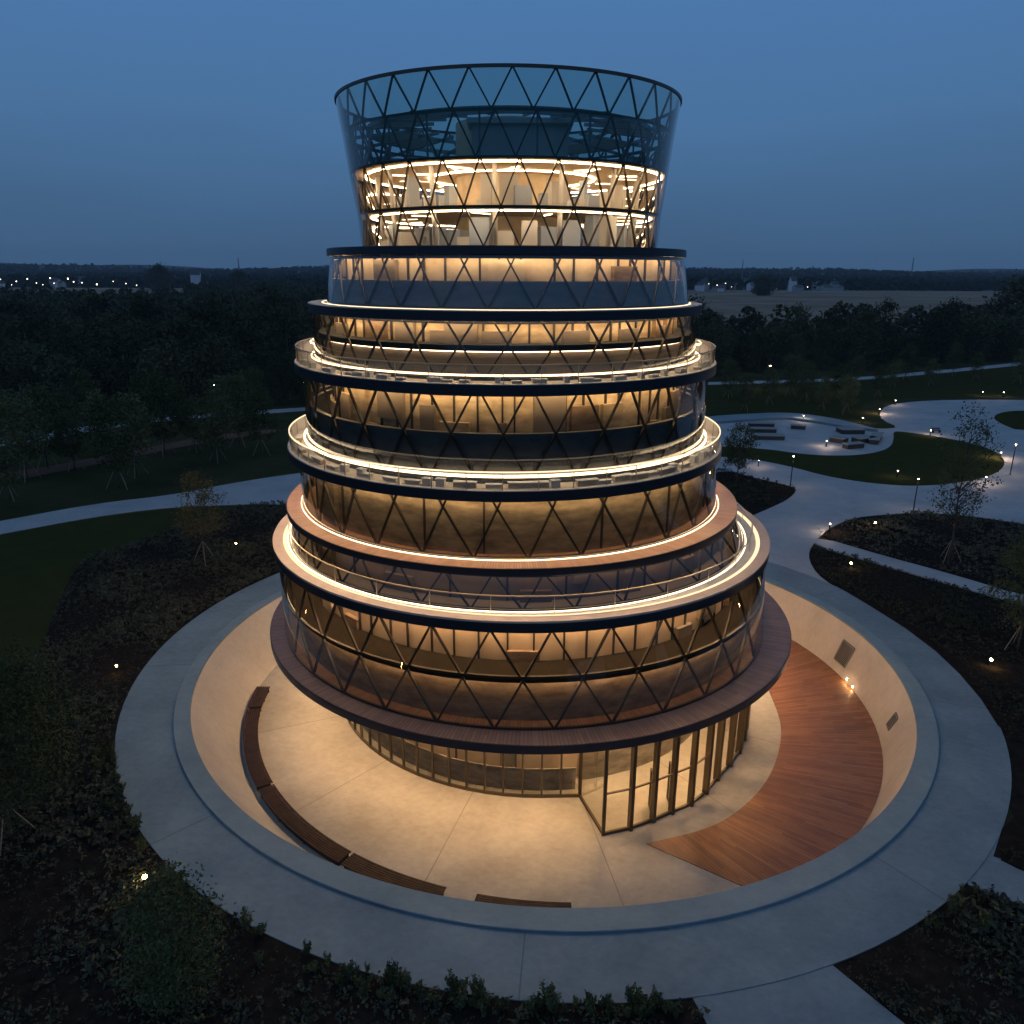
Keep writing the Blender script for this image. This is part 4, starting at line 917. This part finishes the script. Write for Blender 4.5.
def mast(px, y, h, label):
    x = (px - 512) / 784.6 * y; b = MB(); 
    for s in ((-1, -1), (1, -1), (1, 1), (-1, 1)): b.bar((s[0] * 1.8, s[1] * 1.8, 0), (s[0] * .3, s[1] * .3, h), .35)
    for k in range(8): z = h * k / 8; w0 = 1.8 - 1.5 * k / 8; w1 = 1.8 - 1.5 * (k + 1) / 8; b.bar((-w0, -w0, z), (w1, -w1, h * (k + 1) / 8), .2); b.bar((w0, w0, z), (-w1, w1, h * (k + 1) / 8), .2)
    o = b.build('lattice_mast', M['steel']); o.location = (x, y, 0); tag(o, label, 'mast')
mast(250, 1500, 48, 'thin lattice mast on the skyline left of the tower'); mast(731, 1700, 50, 'thin lattice mast on the skyline right of the tower'); mast(893, 1700, 56, 'thin lattice mast on the skyline above the field')

# ---------------------------------------------------------------- planting
def inside(poly, X, Y):
    r = np.zeros(len(X), bool); n = len(poly); j = n - 1
    for i in range(n):
        xi, yi = poly[i]; xj, yj = poly[j]
        c = ((yi > Y) != (yj > Y)) & (X < (xj - xi) * (Y - yi) / (yj - yi + 1e-12) + xi); r ^= c; j = i
    return r
def tufts(name, polys, dens, z, hmin, hmax, label, seed, excl=()):
    qq = np.random.default_rng(seed); PX = []
    for poly in polys:
        xs = [p[0] for p in poly]; ys = [p[1] for p in poly]; A = (max(xs) - min(xs)) * (max(ys) - min(ys)); n = int(A * dens)
        X = qq.uniform(min(xs), max(xs), n); Y = qq.uniform(min(ys), max(ys), n); ok = inside(poly, X, Y) & (np.hypot(X - RC[0], Y - RC[1]) > 32.35)
        for e_ in excl: ok &= ~inside(e_, X, Y)
        ok &= (np.sin(X * .8 + np.sin(Y * .5) * 2) + np.sin(Y * .9 + X * .3) + qq.normal(0, .9, n)) > -1.4
        PX.append(np.stack([X[ok], Y[ok]], 1))
    P = np.concatenate(PX); n = len(P); nb = 7; patch = .65 + .5 * np.sin(P[:, 0] * .45) * np.sin(P[:, 1] * .37)
    H = qq.uniform(hmin, hmax, n) * patch; base = np.repeat(P, nb, 0); H = np.repeat(H, nb)
    k = len(base); a = qq.random(k) * 2 * np.pi; r = qq.random(k) * H * .8; zc = z + H * (.25 + .75 * qq.random(k))
    C = np.stack([base[:, 0] + r * np.cos(a), base[:, 1] + r * np.sin(a), zc], 1); U = qq.normal(size=(k, 3)); U[:, 2] = np.abs(U[:, 2]) * .8; U /= np.linalg.norm(U, axis=1)[:, None]; V = np.cross(U, qq.normal(size=(k, 3))); V /= np.linalg.norm(V, axis=1)[:, None]
    s = (H * .38)[:, None] * (.6 + .7 * qq.random((k, 1))); v = np.stack([C - U * s, C + V * s * .45, C + U * s, C - V * s * .45], 1).reshape(-1, 3)
    o = bpy.data.objects.new(name, quadmesh(name, v, M['cover'])); COL.objects.link(o); tag(o, label, 'ground cover', kind='stuff')
tufts('ground_cover', [[p for p in soilbed]], 11, .03, .18, .6, 'low dark leafy planting filling the bed left of and below the ring walkway', 1, (bpath,))
tufts('ground_cover', [[(17, 18), (14.4, 28), (20, 31.5), (23.5, 33), (25.6, 31.5), (45, 15)]], 13, .03, .18, .6, 'low dark leafy planting in the bottom right bed between two paths', 2, (bpath, brpath))
tufts('ground_cover', [bed1], 5, .15, .25, .6, 'low dark shrubs filling the bed between narrow path and plaza', 3)
tufts('ground_cover', [bed2], 9, .13, .16, .5, 'low dark leafy planting between ring walkway and narrow path', 4, (strip,))
tufts('ground_cover', [bedL], 5.0, .15, .3, .7, 'small bed of rusty leafy shrubs behind the tower', 5)
# edge shrubs one by one
def make_shrub(seed, h, w, n, stems=6):
    qq = np.random.default_rng(seed); root = empty('shrub'); b = MB(); vs = []
    for i in range(stems):
        a = qq.random() * 6.28; l = w * qq.random(); hh = h * qq.uniform(.6, 1); tip = (l * math.cos(a), l * math.sin(a), hh); b.tube([(0, 0, 0), (tip[0] * .6, tip[1] * .6, hh * .5), tip], [.015, .011, .005], 4)
        m_ = n // stems; t = qq.random(m_) * .75 + .25; C = np.outer(t, np.array(tip)) + qq.normal(0, .045, (m_, 3)); U = qq.normal(size=(m_, 3)); U[:, 2] = np.abs(U[:, 2]) + .3; U /= np.linalg.norm(U, axis=1)[:, None]; V = np.cross(U, qq.normal(size=(m_, 3))); V /= np.linalg.norm(V, axis=1)[:, None]
        s = .075 * (.6 + .7 * qq.random((m_, 1))); vs.append(np.stack([C - U * s, C + V * s * .45, C + U * s, C - V * s * .45], 1).reshape(-1, 3))
    b.build('stem', M['bark'], root); o = bpy.data.objects.new('foliage', quadmesh('foliage', np.concatenate(vs), M['leaf'])); COL.objects.link(o); o.parent = root; return root
sh = [make_shrub(80 + i, (.9, .6, 1.1)[i], (.4, .55, .3)[i], 320, 8) for i in range(3)]
pos = []
qs = random.Random(12)
for k in range(110):
    a = R(qs.uniform(205, 277) if k < 50 else qs.uniform(244, 277)); r = 32.2 + abs(qs.gauss(.35, .5)); pos.append((RC[0] + r * math.cos(a), RC[1] + r * math.sin(a), 0))
for k in range(14):
    a = R(qs.uniform(-47, -62)); r = 32.3 + abs(qs.gauss(.5, .6)); x, y = RC[0] + r * math.cos(a), RC[1] + r * math.sin(a)
    pos.append((x, y, 1))
used = set()
for k, (x, y, w_) in enumerate(pos):
    if inside(bpath, np.array([x]), np.array([y]))[0] or inside(brpath, np.array([x]), np.array([y]))[0]: continue
    j = k % 3
    if j not in used: t = sh[j]; used.add(j)
    else: t = dup(sh[j], (0, 0, 0))
    put(t, (x, y, .03), qs.uniform(0, 6), qs.choice((.45, .6, .8, 1.15)) * qs.uniform(.9, 1.1), 'leafy upright shrub at the edge of the ring walkway, below left' if w_ == 0 else 'leafy upright shrub at the edge of the ring walkway, lower right', 'shrub', 'shrubs along the edge of the ring walkway')

# ---------------------------------------------------------------- things on the balconies
def balcony_items(c, r, z, n, a0, a1, seed, label, group, name, w0, w1, h0, h1, mats):
    q_ = random.Random(seed); first = {}
    for i in range(n):
        a = R(a0 + (a1 - a0) * (i + q_.uniform(.1, .9)) / n); k = q_.randrange(3)
        p = Pt(c, r + q_.uniform(-.12, .12), a, z)
        if k not in first:
            t = empty(name); w, h = (w0, (w0 + w1) / 2, w1)[k], (h1, h0, (h0 + h1) / 2)[k]
            MB().box((0, 0, h / 2 - .02), (.34, w, h - .04)).build('body', mats[k], t); MB().box((0, 0, h), (.40, w + .06, .05)).build('top', M['white'], t); first[k] = t
        else: t = dup(first[k], (0, 0, 0))
        t.location = p; t.rotation_euler = (0, 0, a); tag(t, label, 'planter', group)
balcony_items((-.54, 57.75), 15.0, Hh[2] + .012, 34, 188, 352, 3, 'pale low planter box on the broad brightly lit balcony at mid height', 'planter boxes on the mid balcony', 'planter_box', .5, 1.3, .2, .4, (M['white'], M['pale_deck'], M['ochre']))
balcony_items((-.5, 57.9), 14.3, G[2] + .012, 34, 186, 354, 4, 'small pale box on the narrow lit balcony of the third ring from the top', 'boxes on the upper balcony', 'planter_box', .3, .8, .12, .3, (M['white'], M['pale_deck'], M['white']))

# ---------------------------------------------------------------- the air
hb = MB().box((0, 2000, 74), (9000, 9000, 150)); hz_ = hb.build('haze', None)
hm = bpy.data.materials.new('evening_haze'); hm.use_nodes = True; hn = hm.node_tree; hn.nodes.clear()
ho = hn.nodes.new('ShaderNodeOutputMaterial'); pv = hn.nodes.new('ShaderNodeVolumePrincipled'); pv.inputs['Density'].default_value = .00008; pv.inputs['Color'].default_value = (.75, .85, 1, 1); pv.inputs['Anisotropy'].default_value = 0
hn.links.new(pv.outputs[0], ho.inputs['Volume']); hz_.data.materials.clear(); hz_.data.materials.append(hm); tag(hz_, 'thin blue evening haze over the whole park', 'haze', kind='stuff')
